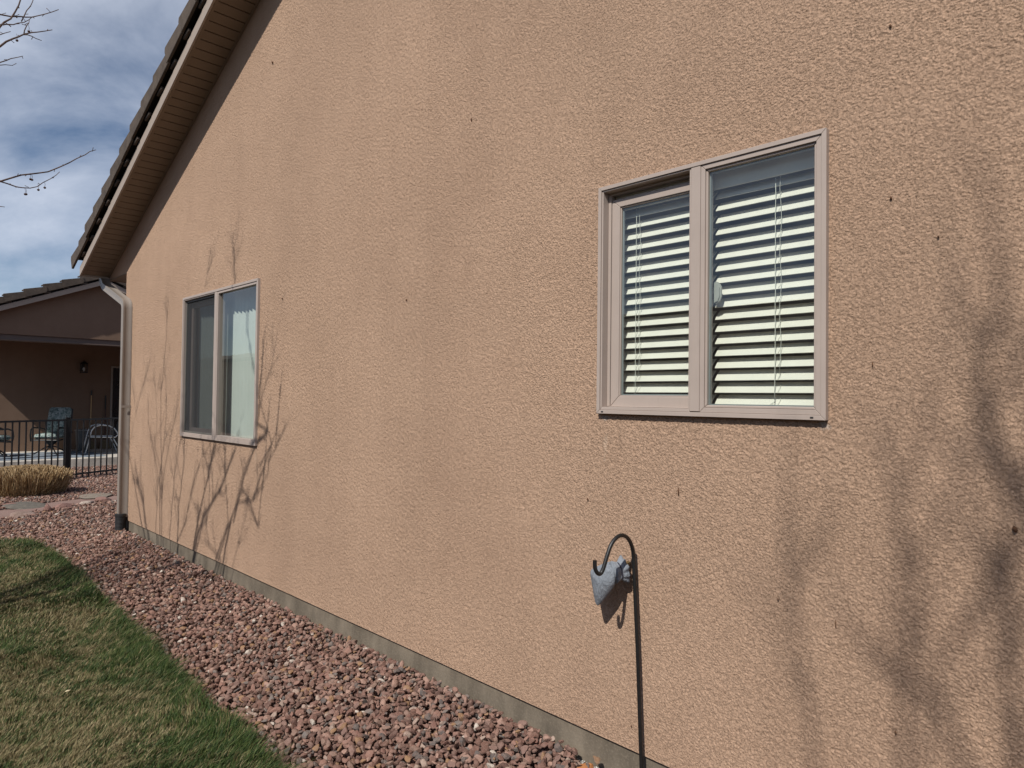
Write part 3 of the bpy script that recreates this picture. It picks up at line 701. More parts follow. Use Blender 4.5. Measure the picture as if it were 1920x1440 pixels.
def m_cloth():
    m = M('tap_cover_cloth', (.33,.355,.40), .75, spec=.3)
    f = m.noise(30, 4, .6); m.col(m.ramp(f, [(.3, (.17,.19,.215)), (.7, (.235,.255,.285))])); m.bump(m.noise(38, 4, .6, dist=1.2, stretch=(1, 1.6, .8)), .9, .010); m.bump(m.noise(900, 2), .3, .0005); return m.m
CL = m_cloth()
BG = thing('tap_cover', (-.0, 1.86, .98), 'grey blue cloth frost cover tied over the outdoor tap, hanging beside the black hook', 'tap cover')
bgm = bmesh.new()
# pillow-like bag: outline in the (y,z) plane, inflated along x; neck gathered at the upper wall side
outl = [(2.012,.938),(1.985,.956),(1.955,.972),(1.925,.988),(1.900,1.000),(1.876,1.004),(1.858,.994),(1.848,.972),(1.846,.944),(1.852,.915),(1.868,.885),(1.892,.852),(1.918,.820),(1.936,.797),(1.950,.782),(1.962,.786),(1.970,.803),(1.980,.835),(1.992,.872),(2.003,.908)]
cyy, czz = 1.925, .905; rings = 9; n = len(outl); rows = []
def thick(y_, z_): return .052*(1-min(1, max(0, (y_-1.86)/.17))*.45)
for side in (-1, 1):
    for k in range(rings if side < 0 else rings-1):
        t = k/(rings-1)                      # 0 centre -> 1 rim
        if side > 0: t = 1 - (k+1)/(rings-1)
        row = []
        for j, (oy, oz) in enumerate(outl):
            tt = max(t, .02); y_ = cyy + (oy-cyy)*tt; z_ = czz + (oz-czz)*tt
            h = (max(0, 1-t**1.7))**.8*thick(y_, z_)*.9
            fold = .004*math.sin((y_-1.85)*160 + z_*60)*max(0, 1-(y_-1.85)/.06)*(1 if t < 1 else 0)
            row.append(bgm.verts.new((-.088 + (h+fold)*(-1 if side < 0 else 1) - .012*min(1, max(0, (.95 - z_)/.16)), y_, z_)))
        rows.append(row)
for a_, b_ in zip(rows[:-1], rows[1:]):
    for j in range(n): bgm.faces.new((a_[j], a_[(j+1) % n], b_[(j+1) % n], b_[j]))
bgm.faces.new(rows[0]); bgm.faces.new(rows[-1][::-1])
bmesh.ops.recalc_face_normals(bgm, faces=bgm.faces)
tmp = bpy.data.meshes.new('tmp'); bgm.to_mesh(tmp); bgm.free()
q = MB(); q.add([v.co for v in tmp.vertices], [tuple(p.vertices) for p in tmp.polygons]); bpy.data.meshes.remove(tmp)
bag = q.build('cloth_bag', CL, BG, smooth='all'); sm = bag.modifiers.new('s', 'SUBSURF'); sm.levels = 1; sm.render_levels = 2
# gathered ruffle and draw cord next to the wall
q = MB(); nn = 36; prof = [(-.022, .034), (-.008, .030), (.010, .026), (.022, .031), (.034, .036), (.044, .038), (.047, .034), (.035, .015)]
ax = Vector((.96, -.22, .12)).normalized(); e1 = (Vector((0,.25,1)) - ax*ax.dot(Vector((0,.25,1)))).normalized(); e2 = ax.cross(e1); c0 = Vector((-.072, 1.856, .958))
vs = []
for (d_, rr) in prof:
    for j in range(nn):
        a_ = 2*math.pi*j/nn; ru = 1 + (.14 if d_ > .015 else .04)*math.sin(9*a_ + d_*40) + .07*math.sin(5*a_+1)
        vs.append(c0 + ax*(d_ - .01) + (e1*math.cos(a_)*1.45 + e2*math.sin(a_)*.85)*rr*ru)
q.add(vs, [(i*nn+j, i*nn+(j+1) % nn, (i+1)*nn+(j+1) % nn, (i+1)*nn+j) for i in range(len(prof)-1) for j in range(nn)] + [tuple(range(nn))[::-1], tuple(range((len(prof)-1)*nn, len(prof)*nn))])
q.build('gathered_neck', CL, BG, smooth='all')
q = MB(); q.tube([c0 + ax*.000 + (e1*math.cos(a_)*1.45 + e2*math.sin(a_)*.85)*.0265 for a_ in [2*math.pi*i/20 for i in range(21)]], .0032, 6)
q.tube([c0 + e1*.026, c0 + e1*.034 + Vector((-.012,0,-.012)), c0 + e1*.03 + Vector((-.014,.004,-.045)), c0 + e1*.02 + Vector((-.012,.012,-.07))], .0025, 6)
q.build('draw_cord', simple('cord_dark', (.03,.03,.045), .8), BG, smooth='all')
q = MB(); q.tube([(-.06, 1.866, .972), (.02, 1.850, .985)], .012, 10); q.build('tap_pipe', simple('brass', (.30,.22,.11), .4, .8), BG, smooth=True)

# ---------------------------------------------------------------- small stones that can be told apart
def stone(name, loc, size, rotz, mat, label, cat='stone', seed=1, flat=False, tilt=0):
    r = np.random.default_rng(seed); v, f_ = ico(3); n_ = r.integers(8, 12); w_ = chip(v, r)
    if flat: w_[:, 2] = np.clip(w_[:, 2], -.42, .42)
    w_ = w_/np.abs(w_).max(0); w_ *= np.array(size)/2
    c, s_ = math.cos(rotz), math.sin(rotz); R = np.array([[c,-s_,0],[s_,c,0],[0,0,1]]) @ np.array([[1,0,0],[0,math.cos(tilt),-math.sin(tilt)],[0,math.sin(tilt),math.cos(tilt)]])
    w_ = w_ @ R.T; o = mesh_np(name, w_, f_, mat, False); o.location = loc; tag(o, label, cat); return o
def m_stone(name, a, b):
    m = M(name, a, .9, spec=.2); m.col(m.mix(m.ramp(m.noise(14, 6, .7), [(.35, (0,0,0)), (.65, (1,1,1))]), a, b)); m.bump(m.noise(60, 5, .7), .8, .008); return m.m
stone('terracotta_rock', (-.075, 2.035, -.012), (.13, .10, .05), .3, m_stone('rock_orange', (.46,.20,.075), (.34,.14,.06)), 'flat rusty orange rock beside the foundation at the bottom edge', seed=5, flat=True)
GREYF = m_stone('flag_grey', (.15,.133,.11), (.105,.093,.08)); PINKR = m_stone('rock_pink', (.25,.145,.12), (.18,.10,.085)); BRN = m_stone('rock_brown', (.20,.14,.11), (.28,.20,.17))
stone('flagstone', (-.50, 12.80, -.02), (.62, .60, .07), .5, GREYF, 'grey flat flagstone on the far side of the dirt path, left of the downspout', 'flagstone', 11, True)
stone('flagstone', (.55, 13.22, -.02), (.55, .5, .06), .2, m_stone('flag_tan', (.24,.20,.16), (.18,.15,.12)), 'tan flat flagstone by the path nearest the downspout', 'flagstone', 12, True)
stone('edging_rock', (-.70, 11.80, -.02), (.42, .34, .15), .3, BRN, 'dark brown rounded rock on the near edge of the dirt path', 'rock', 13)
stone('edging_rock', (-.36, 12.04, .0), (.17, .16, .18), .8, PINKR, 'small pointed reddish rock standing on the near edge of the path', 'rock', 14)
stone('edging_rock', (-.13, 12.26, -.02), (.42, .26, .13), .5, PINKR, 'long low pink rock on the near edge of the path', 'rock', 15)
stone('edging_rock', (.52, 12.58, -.01), (.34, .22, .10), -.9, m_stone('rock_rose', (.24,.14,.115), (.17,.10,.085)), 'rose slab rock lying tilted on the path near the downspout', 'rock', 16, True, .25)
stone('edging_rock', (-.66, 12.88, -.02), (.26, .2, .10), 0, PINKR, 'small pink rock touching the left end of the grey flagstone', 'rock', 17)
stone('edging_rock', (.22, 12.42, -.02), (.26, .18, .10), .2, m_stone('rock_pale', (.44,.36,.30), (.34,.27,.23)), 'pale rock on the near edge of the path right of the long pink one', 'rock', 18)
# pale grit spilled against the foundation
gp = rng.normal(0, 1, (9000, 2))*np.array([.045, .13]) + np.array([-.045, 1.90]); gp[:, 0] = -np.abs(gp[:, 0]) - .004
V, F = rocks(np.column_stack([gp, rng.uniform(-.045, .0, len(gp))*1 - np.abs(gp[:, 0])*.25]), rng.uniform(.0025, .006, len(gp)), 1, rng, 8)
mg = M('pale_grit', (.5,.48,.44), .95); mg.col(mg.ramp(mg.island(), [(0, (.30,.28,.25)), (.5, (.50,.48,.44)), (1, (.66,.64,.60))]))
tag(mesh_np('grit', V, F, mg.m), 'pale grey fine grit spilled along the foundation behind the hook', 'grit', kind='stuff')
stone('fallen_leaf', (-1.62, 4.55, .035), (.035, .02, .006), .6, simple('dry_leaf', (.52,.44,.28), .8), 'pale dry leaf lying in the lawn', 'leaf', 31, True)

# ---------------------------------------------------------------- clipped ornamental grass clump
def m_straw():
    m = M('straw', (.4,.27,.12), .75, spec=.2); r = m.island()
    m.col(m.ramp(r, [(0, (.19,.12,.055)), (.3, (.35,.235,.12)), (.6, (.47,.33,.18)), (.85, (.60,.46,.28)), (1, (.27,.17,.085))])); return m.m
n = 15000; r0 = .47*np.sqrt(rng.random(n)); a = rng.uniform(0, 2*np.pi, n)
cx_, cy_ = -.28, 14.25; out_ = rng.uniform(.02, .17, n)*(r0/.44 + .1); hh = .50 + rng.uniform(-.05, .03, n) - .10*(r0/.44)**3
low = rng.random(n) < .30; hh = np.where(low, rng.uniform(.1, .4, n), hh)
bx = cx_ + r0*np.cos(a)*1.15; by = cy_ + r0*np.sin(a)*.9; aa = a + rng.normal(0, .35, n)
V = np.zeros((n, 6, 3)); tw = rng.uniform(0, np.pi, n); wd = rng.uniform(.004, .009, n)
for i, t in enumerate((0, .5, 1)):
    for j, sg in enumerate((-1, 1)):
        V[:, i*2+j, 0] = bx + np.cos(aa)*out_*t**1.3 + sg*np.cos(tw)*wd*.5 + rng.normal(0, .01*t, n)*(j == 0)*0
        V[:, i*2+j, 1] = by + np.sin(aa)*out_*t**1.3 + sg*np.sin(tw)*wd*.5
        V[:, i*2+j, 2] = -.05 + hh*t
jit = rng.normal(0, .028, (n, 1, 2)); V[:, 2:4, :2] += jit; V[:, 4:6, :2] += jit*.6
F = (np.array([[0,1,3,2],[2,3,5,4]])[None] + (np.arange(n)*6)[:, None, None]).reshape(-1, 4)
V[:, :, 0] -= cx_; V[:, :, 1] -= cy_
oc = mesh_np('clipped_grass_clump', V.reshape(-1, 3), F, m_straw()); oc.location = (cx_, cy_, 0)
tag(oc, 'straw coloured ornamental grass clump clipped flat in front of the black fence', 'ornamental grass')

# ---------------------------------------------------------------- black iron fence
def fence_panel(y0_, x0_, x1_, y1_, parent, n, zt0, zt1, zb):
    a_, b_ = Vector((x0_, y0_, 0)), Vector((x1_, y1_, 0)); d_ = (b_-a_).normalized(); nn_ = Vector((-d_.y, d_.x, 0)); Ln = (b_-a_).length
    def rail(z0_, z1_, nm):
        m_ = MB(); c_ = (a_+b_)/2 + Vector((0,0,(z0_+z1_)/2)); dd = ((b_-a_) + Vector((0,0,z1_-z0_)))/2
        m_.obox(c_, dd, nn_*.0125, Vector((0,0,.018))); m_.build(nm, BLACKM, parent)
    rail(zt0, zt1, 'rail'); rail(zb, zb, 'rail')
    for i in range(n):
        t = (i+.5)/n; c_ = a_.lerp(b_, t); zt = zt0 + (zt1-zt0)*t
        m_ = MB(); m_.obox((c_.x, c_.y, (zt + zb)/2 - .03), d_*.0105, nn_*.0105, Vector((0,0,(zt-zb)/2 + .05))); m_.build('picket', BLACKM, parent)
FN = thing('iron_fence', (.73, 16.30, -.05), 'low black iron picket fence in front of the covered patio', 'fence')
fence_panel(15.35, -1.25, .73, 16.30, FN, 17, 1.17, 1.17, .05)
fence_panel(16.30, .73, 3.3, 17.75, FN, 20, 1.17, 1.19, .045)
for (x_, y_, zt) in ((.73, 16.30, 1.21), (3.3, 17.75, 1.22), (-1.25, 15.35, 1.2)):
    m_ = MB(); m_.box((x_-.036, y_-.036, -.15), (x_+.036, y_+.036, zt)); m_.box((x_-.042, y_-.042, zt), (x_+.042, y_+.042, zt+.012)); m_.build('post', BLACKM, FN)

# ---------------------------------------------------------------- patio house beyond
g = MB(); g.box((-1.3, 18.80, -.3), (7, 22.0, .17)); tag(g.build('patio', SLABC, bevel=.01), kind='structure')
PH = thing('patio_house', (1.9, 19.1, 0), 'brown stucco house with a gabled tile roof over a shaded covered patio', 'house')
GX, GZ, GS = -.107, 3.527, .414; APX = 1.95; APZ = GZ + GS*(APX-GX); LX = -.95; LZ = GZ + GS*(LX-GX)
wl_ = MB(); wl_.prism([(LX+.1, 19.02, 3.04), (2*APX-LX-.1, 19.02, 3.04), (2*APX-LX-.1, 19.02, LZ+.05), (APX, 19.02, APZ+.02), (LX+.1, 19.02, LZ+.05)], (0, .25, 0)); wl_.build('gable', STUCCO2, PH)
bm_ = MB(); bm_.box((LX+.1, 19.06, 2.93), (6, 19.30, 3.038)); bm_.box((LX+.1, 19.02, 2.905), (6, 19.32, 2.928)); bm_.build('beam', BROWN, PH)
bw = MB(); bw.box((-.95, 21.8, .17), (6, 22.0, 3.4)); bw.build('wall', STUCCO2, PH)
cl_ = MB(); cl_.box((LX+.12, 19.36, 3.05), (6, 21.79, 3.10)); cl_.build('ceiling', STUCCO2, PH)
cm = MB(); cm.box((-.86, 19.15, .17), (-.60, 19.40, 2.90)); cm.build('column', STUCCO2, PH, bevel=.01)
sw = MB(); sw.box((4.4, 19.4, .17), (4.6, 21.79, 3.04)); sw.build('wall', STUCCO2, PH)
rake(PH, (LX, 18.80, LZ), (1, 0, 0), (0, -1, 0), GS, APX-LX, 21)
rake(PH, (2*APX-LX, 18.80, LZ), (-1, 0, 0), (0, -1, 0), GS, APX-LX, 22)
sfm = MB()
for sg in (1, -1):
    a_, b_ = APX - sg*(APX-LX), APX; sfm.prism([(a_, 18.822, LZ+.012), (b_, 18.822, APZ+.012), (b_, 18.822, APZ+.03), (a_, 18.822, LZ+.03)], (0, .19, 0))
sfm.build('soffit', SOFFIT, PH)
rr_ = MB()
for sg in (1, -1):
    a_, b_ = APX - sg*(APX-LX+.02), APX; rr_.prism([(a_, 18.95, LZ+.25), (b_, 18.95, APZ+.25), (b_, 18.95, APZ+.31), (a_, 18.95, LZ+.31)], (0, 6, 0))
rr_.build('roof', TILE, PH)
ef = MB(); ef.box((LX-.02, 18.83, LZ-.01), (LX+.02, 24.9, LZ+.17)); ef.build('eave_fascia', BROWN, PH)
dr = MB(); dr.box((2.86, 21.775, .17), (2.91, 21.80, 2.50)); dr.box((2.91, 21.775, 2.45), (3.9, 21.80, 2.50)); dr.box((3.85, 21.775, .17), (3.9, 21.80, 2.45)); fo = dr.build('door_frame', simple('door_frame_grey', (.26,.22,.19), .5), PH)
d2 = MB(); d2.box((2.915, 21.785, .19), (3.845, 21.797, 2.445)); d2.build('door', simple('door_dark_glass', (.012,.014,.018), .15), fo)
wlm = MB(); c_ = Vector((2.165, 21.66, 2.42))
wlm.box((2.13, 21.76, 2.34), (2.20, 21.80, 2.56)); wlm.tube([(2.165, 21.77, 2.54), (2.165, 21.71, 2.59), (2.165, 21.67, 2.575)], .012, 6)
for sx in (-1, 1):
    for sy in (-1, 1): wlm.obox((2.165+sx*.07, 21.66+sy*.07, 2.41), (.007,0,0), (0,.007,0), (0,0,.11))
wlm.box((2.085, 21.58, 2.28), (2.245, 21.74, 2.30)); wlm.add([(2.07,21.565,2.52),(2.26,21.565,2.52),(2.26,21.755,2.52),(2.07,21.755,2.52),(2.165,21.66,2.62)], [(0,1,4),(1,2,4),(2,3,4),(3,0,4),(3,2,1,0)])
wl = wlm.build('wall_lantern', BLACKM, PH); wb_ = MB(); wb_.lathe((2.165, 21.66, 2.31), [(.012,0),(.02,.03),(.03,.07),(.02,.11),(.004,.13)], 10); wb_.build('bulb', simple('bulb_frosted', (.6,.6,.58), .3), wl, smooth=True)
# rug and patio furniture
m = M('rug_blue_grey', (.2,.24,.28), .95, spec=.1); m.col(m.mix(m.ramp(m.noise(5, 4, .6, stretch=(1, 4, 1)), [(.45, (0,0,0)), (.55, (1,1,1))]), (.115,.14,.165), (.25,.28,.31))); m.bump(m.noise(12, 3), .5, .02)
g = MB(); ngx, ngy = 24, 16
for i in range(ngx+1):
    for j in range(ngy+1):
        x_ = -.9 + i*3.05/ngx; y_ = 19.05 + j*2.2/ngy; g.v.append((x_, y_, .176 + .006*math.sin(i*1.3+j*.6)*math.sin(j*1.9)))
g.f = [(i*(ngy+1)+j, (i+1)*(ngy+1)+j, (i+1)*(ngy+1)+j+1, i*(ngy+1)+j+1) for i in range(ngx) for j in range(ngy)]
tag(g.build('outdoor_rug', m.m, smooth='all', org=(.6, 20.1, .17)), 'blue grey outdoor rug on the concrete patio under the cushioned chairs', 'rug')

def m_cush():
    m = M('cushion_floral', (.2,.25,.23), .9, spec=.1)
    a_ = m.noise(14, 4, .6, dist=1.2); m.col(m.ramp(a_, [(.40, (.09,.13,.12)), (.50, (.20,.25,.235)), (.60, (.36,.40,.37))], 'LINEAR')); m.bump(m.noise(10, 2), .5, .02); return m.m
CUSH = m_cush(); CUSHW = simple('cushion_sunlit_side', (.62,.64,.58), .9, var=.2, scale=14)
def cushioned_chair(loc, rotz, label):
    """chair faces local -X; swivel base"""
    t = thing('patio_chair', loc, label, 'chair', 'cushioned patio chairs')
    ox = Vector(loc)
    def B_(nm, mb, mat, **k):
        mb.v = [tuple(ox + Vector(p)) for p in mb.v]; return mb.build(nm, mat, t, **k)
    q = MB(); q.obox((-.02, 0, .46), (.29, 0, .012), (0, .27, 0), (-.003, 0, .055)); B_('seat_cushion', q, CUSH, bevel=.035, bseg=3, smooth='all')
    q = MB(); q.obox((.33, 0, .80), (.055, 0, -.014), (0, .265, 0), (.10, 0, .36)); B_('back_cushion', q, CUSH, bevel=.035, bseg=3, smooth='all')
    for s_ in (-1, 1):
        q = MB(); y_ = s_*.31; q.tube([(-.30, y_, .33), (-.33, y_, .48), (-.31, y_, .62), (-.22, y_, .665), (.05, y_, .65), (.30, y_, .60), (.36, y_, .52)], .02, 8); B_('arm', q, BLACKM, smooth=True)
    q = MB()
    for s_ in (-1, 1): q.tube([(-.30, s_*.31, .35), (-.05, s_*.30, .37), (.27, s_*.29, .40), (.36, s_*.29, .72), (.45, s_*.27, 1.12)], .016, 8)
    q.tube([(-.30, -.31, .36), (-.30, .31, .36)], .016, 8); q.tube([(.45, -.27, 1.12), (.45, .27, 1.12)], .016, 8); q.tube([(.27,-.29,.40),(.27,.29,.40)], .016, 8)
    for i in range(6): q.tube([(.28 , -.22+i*.088, .41), (.445, -.22+i*.088, 1.11)], .006, 5)
    B_('frame', q, BLACKM, smooth=True)
    q = MB(); q.lathe((0, 0, .13), [(.035, 0), (.05, .05), (.06, .10), (.10, .13), (.14, .20), (.14, .22)], 14); B_('swivel', q, BLACKM, smooth=True)
    for k in range(4):
        a_ = math.pi/4 + k*math.pi/2; c, s_ = math.cos(a_), math.sin(a_); q = MB()
        q.tube([(0, 0, .20), (.12*c, .12*s_, .17), (.28*c, .28*s_, .07), (.36*c, .36*s_, .02), (.40*c, .40*s_, .025)], .016, 7); B_('leg', q, BLACKM, smooth=True)
    t.rotation_euler[2] = rotz
    return t
cushioned_chair((1.22, 20.45, .18), math.radians(52), 'patio chair with a grey green floral back cushion, right of the other cushioned one')
cushioned_chair((.02, 20.3, .18), math.radians(186), 'patio chair with a pale seat cushion cut off by the left edge')

def tube_chair(loc, rotz):
    t = thing('metal_chair', loc, 'silver tube metal chair with a dark sling on the patio by the dark door', 'chair'); ox = Vector(loc)
    def B_(nm, mb, mat, **k):
        mb.v = [tuple(ox + Vector(p)) for p in mb.v]; return mb.build(nm, mat, t, **k)
    for s_ in (-1, 1):
        y_ = s_*.29; q = MB()
        q.tube([(-.40, y_, .01), (-.36, y_, .18), (-.31, y_, .42), (-.27, y_, .60), (-.20, y_, .70), (-.08, y_, .735), (.10, y_, .72), (.22, y_, .66), (.29, y_, .56), (.33, y_, .46)], .015, 8); B_('arm', q, ALU, smooth=True)
        q = MB(); q.tube([(-.30, y_, .44), (.0, y_, .425), (.26, y_, .42), (.33, y_, .50), (.47, y_, 1.02)], .015, 8); B_('side_rail', q, ALU, smooth=True)
        q = MB(); q.tube([(.20, y_, .42), (.32, y_, .18), (.38, y_, .01)], .015, 8); B_('leg', q, ALU, smooth=True)
    for P2_ in ([(.47, -.29, 1.02), (.47, .29, 1.02)], [(-.29, -.29, .44), (-.29, .29, .44)]): q = MB(); q.tube(P2_, .015, 8); B_('crossbar', q, ALU, smooth=True)
    q = MB(); q.obox((-.02, 0, .41), (.27, 0, -.008), (0, .275, 0), (0, 0, .006)); q.obox((.385, 0, .74), (.08, 0, .27), (0, .275, 0), (.006, 0, -.002)); B_('sling', q, simple('sling_dark', (.03,.035,.04), .8), smooth=False)
    t.rotation_euler[2] = rotz; return t
tube_chair((2.28, 20.15, .17), math.radians(-6))
q = MB(); q.lathe((2.08, 21.15, .17), [(.15, 0), (.16, .02), (.19, .52), (.19, .54)], 20)
bn = thing('bin', (2.08, 21.15, .17), 'grey plastic bin with a lid between the patio chairs', 'bin'); q.build('bin_body', simple('bin_grey', (.09,.095,.10), .6), bn, smooth=True)
q = MB(); q.lathe((2.08, 21.15, .712), [(.205, 0), (.21, .012), (.205, .03), (.12, .05)], 20); q.build('lid', simple('lid_grey', (.20,.20,.20), .6), bn, smooth=True)
def broom(x_, y_, top, lean, col, label, dark=.25):
    t = thing('broom', (x_, y_, .17), label, 'broom', 'brooms leaning on the patio wall')
    a_, b_ = Vector((x_, y_, .40)), Vector((x_+lean, 21.775, top)); q = MB(); q.tube([a_, a_.lerp(b_, 1-dark)], .013, 8); q.build('handle', simple('handle_'+label.split()[0], col, .6), t, smooth=True)
    q = MB(); q.tube([a_.lerp(b_, 1-dark), b_], .017, 8); q.build('grip', BLACKP, t, smooth=True)
    q = MB(); q.prism([(x_-.14, y_-.02, .175), (x_+.14, y_-.02, .175), (x_+.08, y_-.02, .38), (x_+.02, y_-.02, .42), (x_-.02, y_-.02, .42), (x_-.08, y_-.02, .38)], (0, .04, 0)); q.build('bristles', simple('bristle_'+label.split()[0], (.16,.12,.07), .9), t)
broom(2.36, 21.68, 1.80, .03, (.50,.33,.17), 'tan wooden handled broom leaning on the wall beside the wall lantern', .10)
broom(2.72, 21.68, 1.66, .02, (.05,.02,.02), 'dark handled broom leaning on the wall beside the dark door', .3)
q = MB(); q.lathe((2.62, 18.45, -.05), [(.11, 0), (.13, .02), (.17, .28), (.19, .285), (.19, .31), (.16, .31)], 16)  # stands in for an unidentified dark object; the pot form is made up
tag(q.build('dark_object', BLACKP, smooth=True, org=(2.62, 18.45, -.05)), 'unidentified dark object shaped as a black pot, between the fence and the patio slab', 'unidentified object')

# ---------------------------------------------------------------- neighbour's house behind the camera (seen in the window glass)
NH = thing('neighbour_house', (-14, 6, 0), 'tan single storey house across the lawn, mirrored in the window glass', 'house')
q = MB(); q.box((-22, -16, -.1), (-14, 22, 2.9)); q.build('wall', STUCCO3, NH)
q = MB(); q.prism([(-13.4, -16.5, 2.85), (-18, -16.5, 4.6), (-22.6, -16.5, 2.85), (-22.6, -16.5, 3.05), (-18, -16.5, 4.85), (-13.4, -16.5, 3.05)], (0, 39, 0)); q.build('roof', TILE, NH)
for y_ in (-2.0, 7.5, 14):
    q = MB(); ring(q, y_, y_+1.5, 1.0, 2.3, .06, -13.99, -13.93)
    for v_ in range(0): pass
    wn_ = q.build('window', VINYL, NH); q = MB(); q.poly([(-13.985, y_+.06, 1.06), (-13.985, y_+1.44, 1.06), (-13.985, y_+1.44, 2.24), (-13.985, y_+.06, 2.24)]); q.build('pane', simple('dark_pane', (.02,.025,.03), .1), wn_)

NH2 = thing('neighbour_house', (-14, 42, 0), 'second tan house farther along the lawn, mirrored in the far window', 'house')
q = MB(); q.box((-24, 29, -.1), (-14, 58, 3.7)); q.build('wall', STUCCO3, NH2)
q = MB(); q.prism([(-13.4, 28.5, 3.60), (-19, 28.5, 4.6), (-24.6, 28.5, 3.60), (-24.6, 28.5, 3.80), (-19, 28.5, 4.8), (-13.4, 28.5, 3.80)], (0, 30, 0)); q.build('roof', TILE, NH2)
# ---------------------------------------------------------------- trees
STEMS = [(0.026, 0.01, [[-2.95, 6.32, 3.39], [-2.95, 6.23, 3.61], [-2.95, 6.05, 3.84], [-2.95, 5.65, 4.15], [-2.95, 5.49, 4.35], [-2.95, 5.33, 4.54]]), (0.02, 0.008, [[-2.8, 6.42, 3.17], [-2.8, 6.31, 3.47], [-2.8, 6.2, 3.73], [-2.8, 6.06, 3.98], [-2.8, 5.98, 4.15], [-2.8, 5.88, 4.39]]), (0.016, 0.006, [[-2.6, 5.85, 2.94], [-2.6, 5.73, 3.17], [-2.6, 5.57, 3.42], [-2.6, 5.41, 3.62], [-2.6, 5.34, 3.8], [-2.6, 5.23, 3.99], [-2.6, 5.05, 4.17]]), (0.014, 0.005, [[-2.6, 5.49, 3.53], [-2.6, 5.39, 3.66], [-2.6, 5.06, 3.72], [-2.6, 4.92, 3.84], [-2.6, 4.77, 3.98], [-2.6, 4.77, 4.08], [-2.6, 4.62, 4.22], [-2.6, 4.43, 4.42]]), (0.016, 0.005, [[-2.7, 6.88, 3.08], [-2.7, 6.84, 3.38], [-2.7, 6.85, 3.56], [-2.7, 6.78, 3.76], [-2.7, 6.72, 4.06], [-2.7, 6.73, 4.25]]), (0.012, 0.004, [[-2.7, 6.88, 3.16], [-2.7, 6.63, 3.43], [-2.7, 6.49, 3.77], [-2.7, 6.35, 3.97], [-2.7, 6.16, 4.21]]), (0.01, 0.004, [[-2.8, 7.08, 3.24], [-2.8, 7.0, 3.75], [-2.8, 6.96, 4.01], [-2.8, 6.86, 4.28], [-2.8, 6.76, 4.4]]), (0.014, 0.005, [[-2.9, 7.35, 3.3], [-2.9, 7.38, 3.69], [-2.9, 7.4, 4.08], [-2.9, 7.3, 4.4], [-2.9, 7.23, 4.75], [-2.9, 7.28, 5.17]]), (0.01, 0.004, [[-3.0, 7.48, 3.49], [-3.0, 7.44, 3.83], [-3.0, 7.47, 4.23], [-3.0, 7.73, 4.61], [-3.0, 7.84, 4.78]]), (0.012, 0.004, [[-3.0, 7.27, 3.52], [-3.0, 7.31, 4.18], [-3.0, 7.37, 4.63], [-3.0, 7.4, 5.09], [-3.0, 7.26, 5.69], [-3.0, 7.25, 5.94], [-3.0, 7.22, 6.13]]), (0.008, 0.004, [[-2.9, 7.28, 4.07], [-2.9, 7.07, 4.53], [-2.9, 6.86, 4.86]]), (0.007, 0.003, [[-3.1, 7.31, 4.33], [-3.1, 7.52, 4.57], [-3.1, 7.48, 4.91], [-3.1, 7.57, 5.29], [-3.1, 7.64, 5.37]]), (0.009, 0.004, [[-2.7, 5.54, 3.56], [-2.7, 5.59, 3.8], [-2.7, 5.65, 4.03], [-2.7, 5.66, 4.27]]), (0.03, 0.012, [[-4.6, 7.38, 5.4], [-4.6, 7.46, 5.59], [-4.6, 7.69, 5.8]]), (0.009, 0.003, [[-2.5, 5.08, 4.06], [-2.5, 4.98, 4.41], [-2.5, 4.93, 4.56], [-2.5, 4.78, 4.76], [-2.5, 4.69, 4.97]]), (0.006, 0.003, [[-2.9, 8.6, 4.28], [-2.9, 8.33, 4.73], [-2.9, 8.52, 5.16]]), (0.006, 0.003, [[-2.9, 8.33, 4.73], [-2.9, 8.14, 5.0], [-2.9, 7.91, 5.24]]), (0.006, 0.003, [[-2.6, 5.43, 3.12], [-2.6, 5.32, 3.35], [-2.6, 5.21, 3.55]]), (0.009, 0.004, [[-2.9, 5.97, 3.79], [-2.9, 5.94, 4.05], [-2.9, 6.0, 4.26], [-2.9, 5.69, 4.53]]), (0.011, 0.005, [[-3.4, 5.48, 3.98], [-3.4, 5.76, 4.07], [-3.4, 5.86, 4.2], [-3.4, 5.87, 4.42]]), (0.01, 0.003, [[-2.7, 5.51, 5.53], [-2.7, 5.51, 5.8], [-2.7, 5.52, 5.96], [-2.7, 5.53, 6.13], [-2.7, 5.48, 6.23]]), (0.006, 0.003, [[-2.7, 6.23, 5.83], [-2.7, 6.19, 5.93], [-2.7, 6.15, 6.04]])]
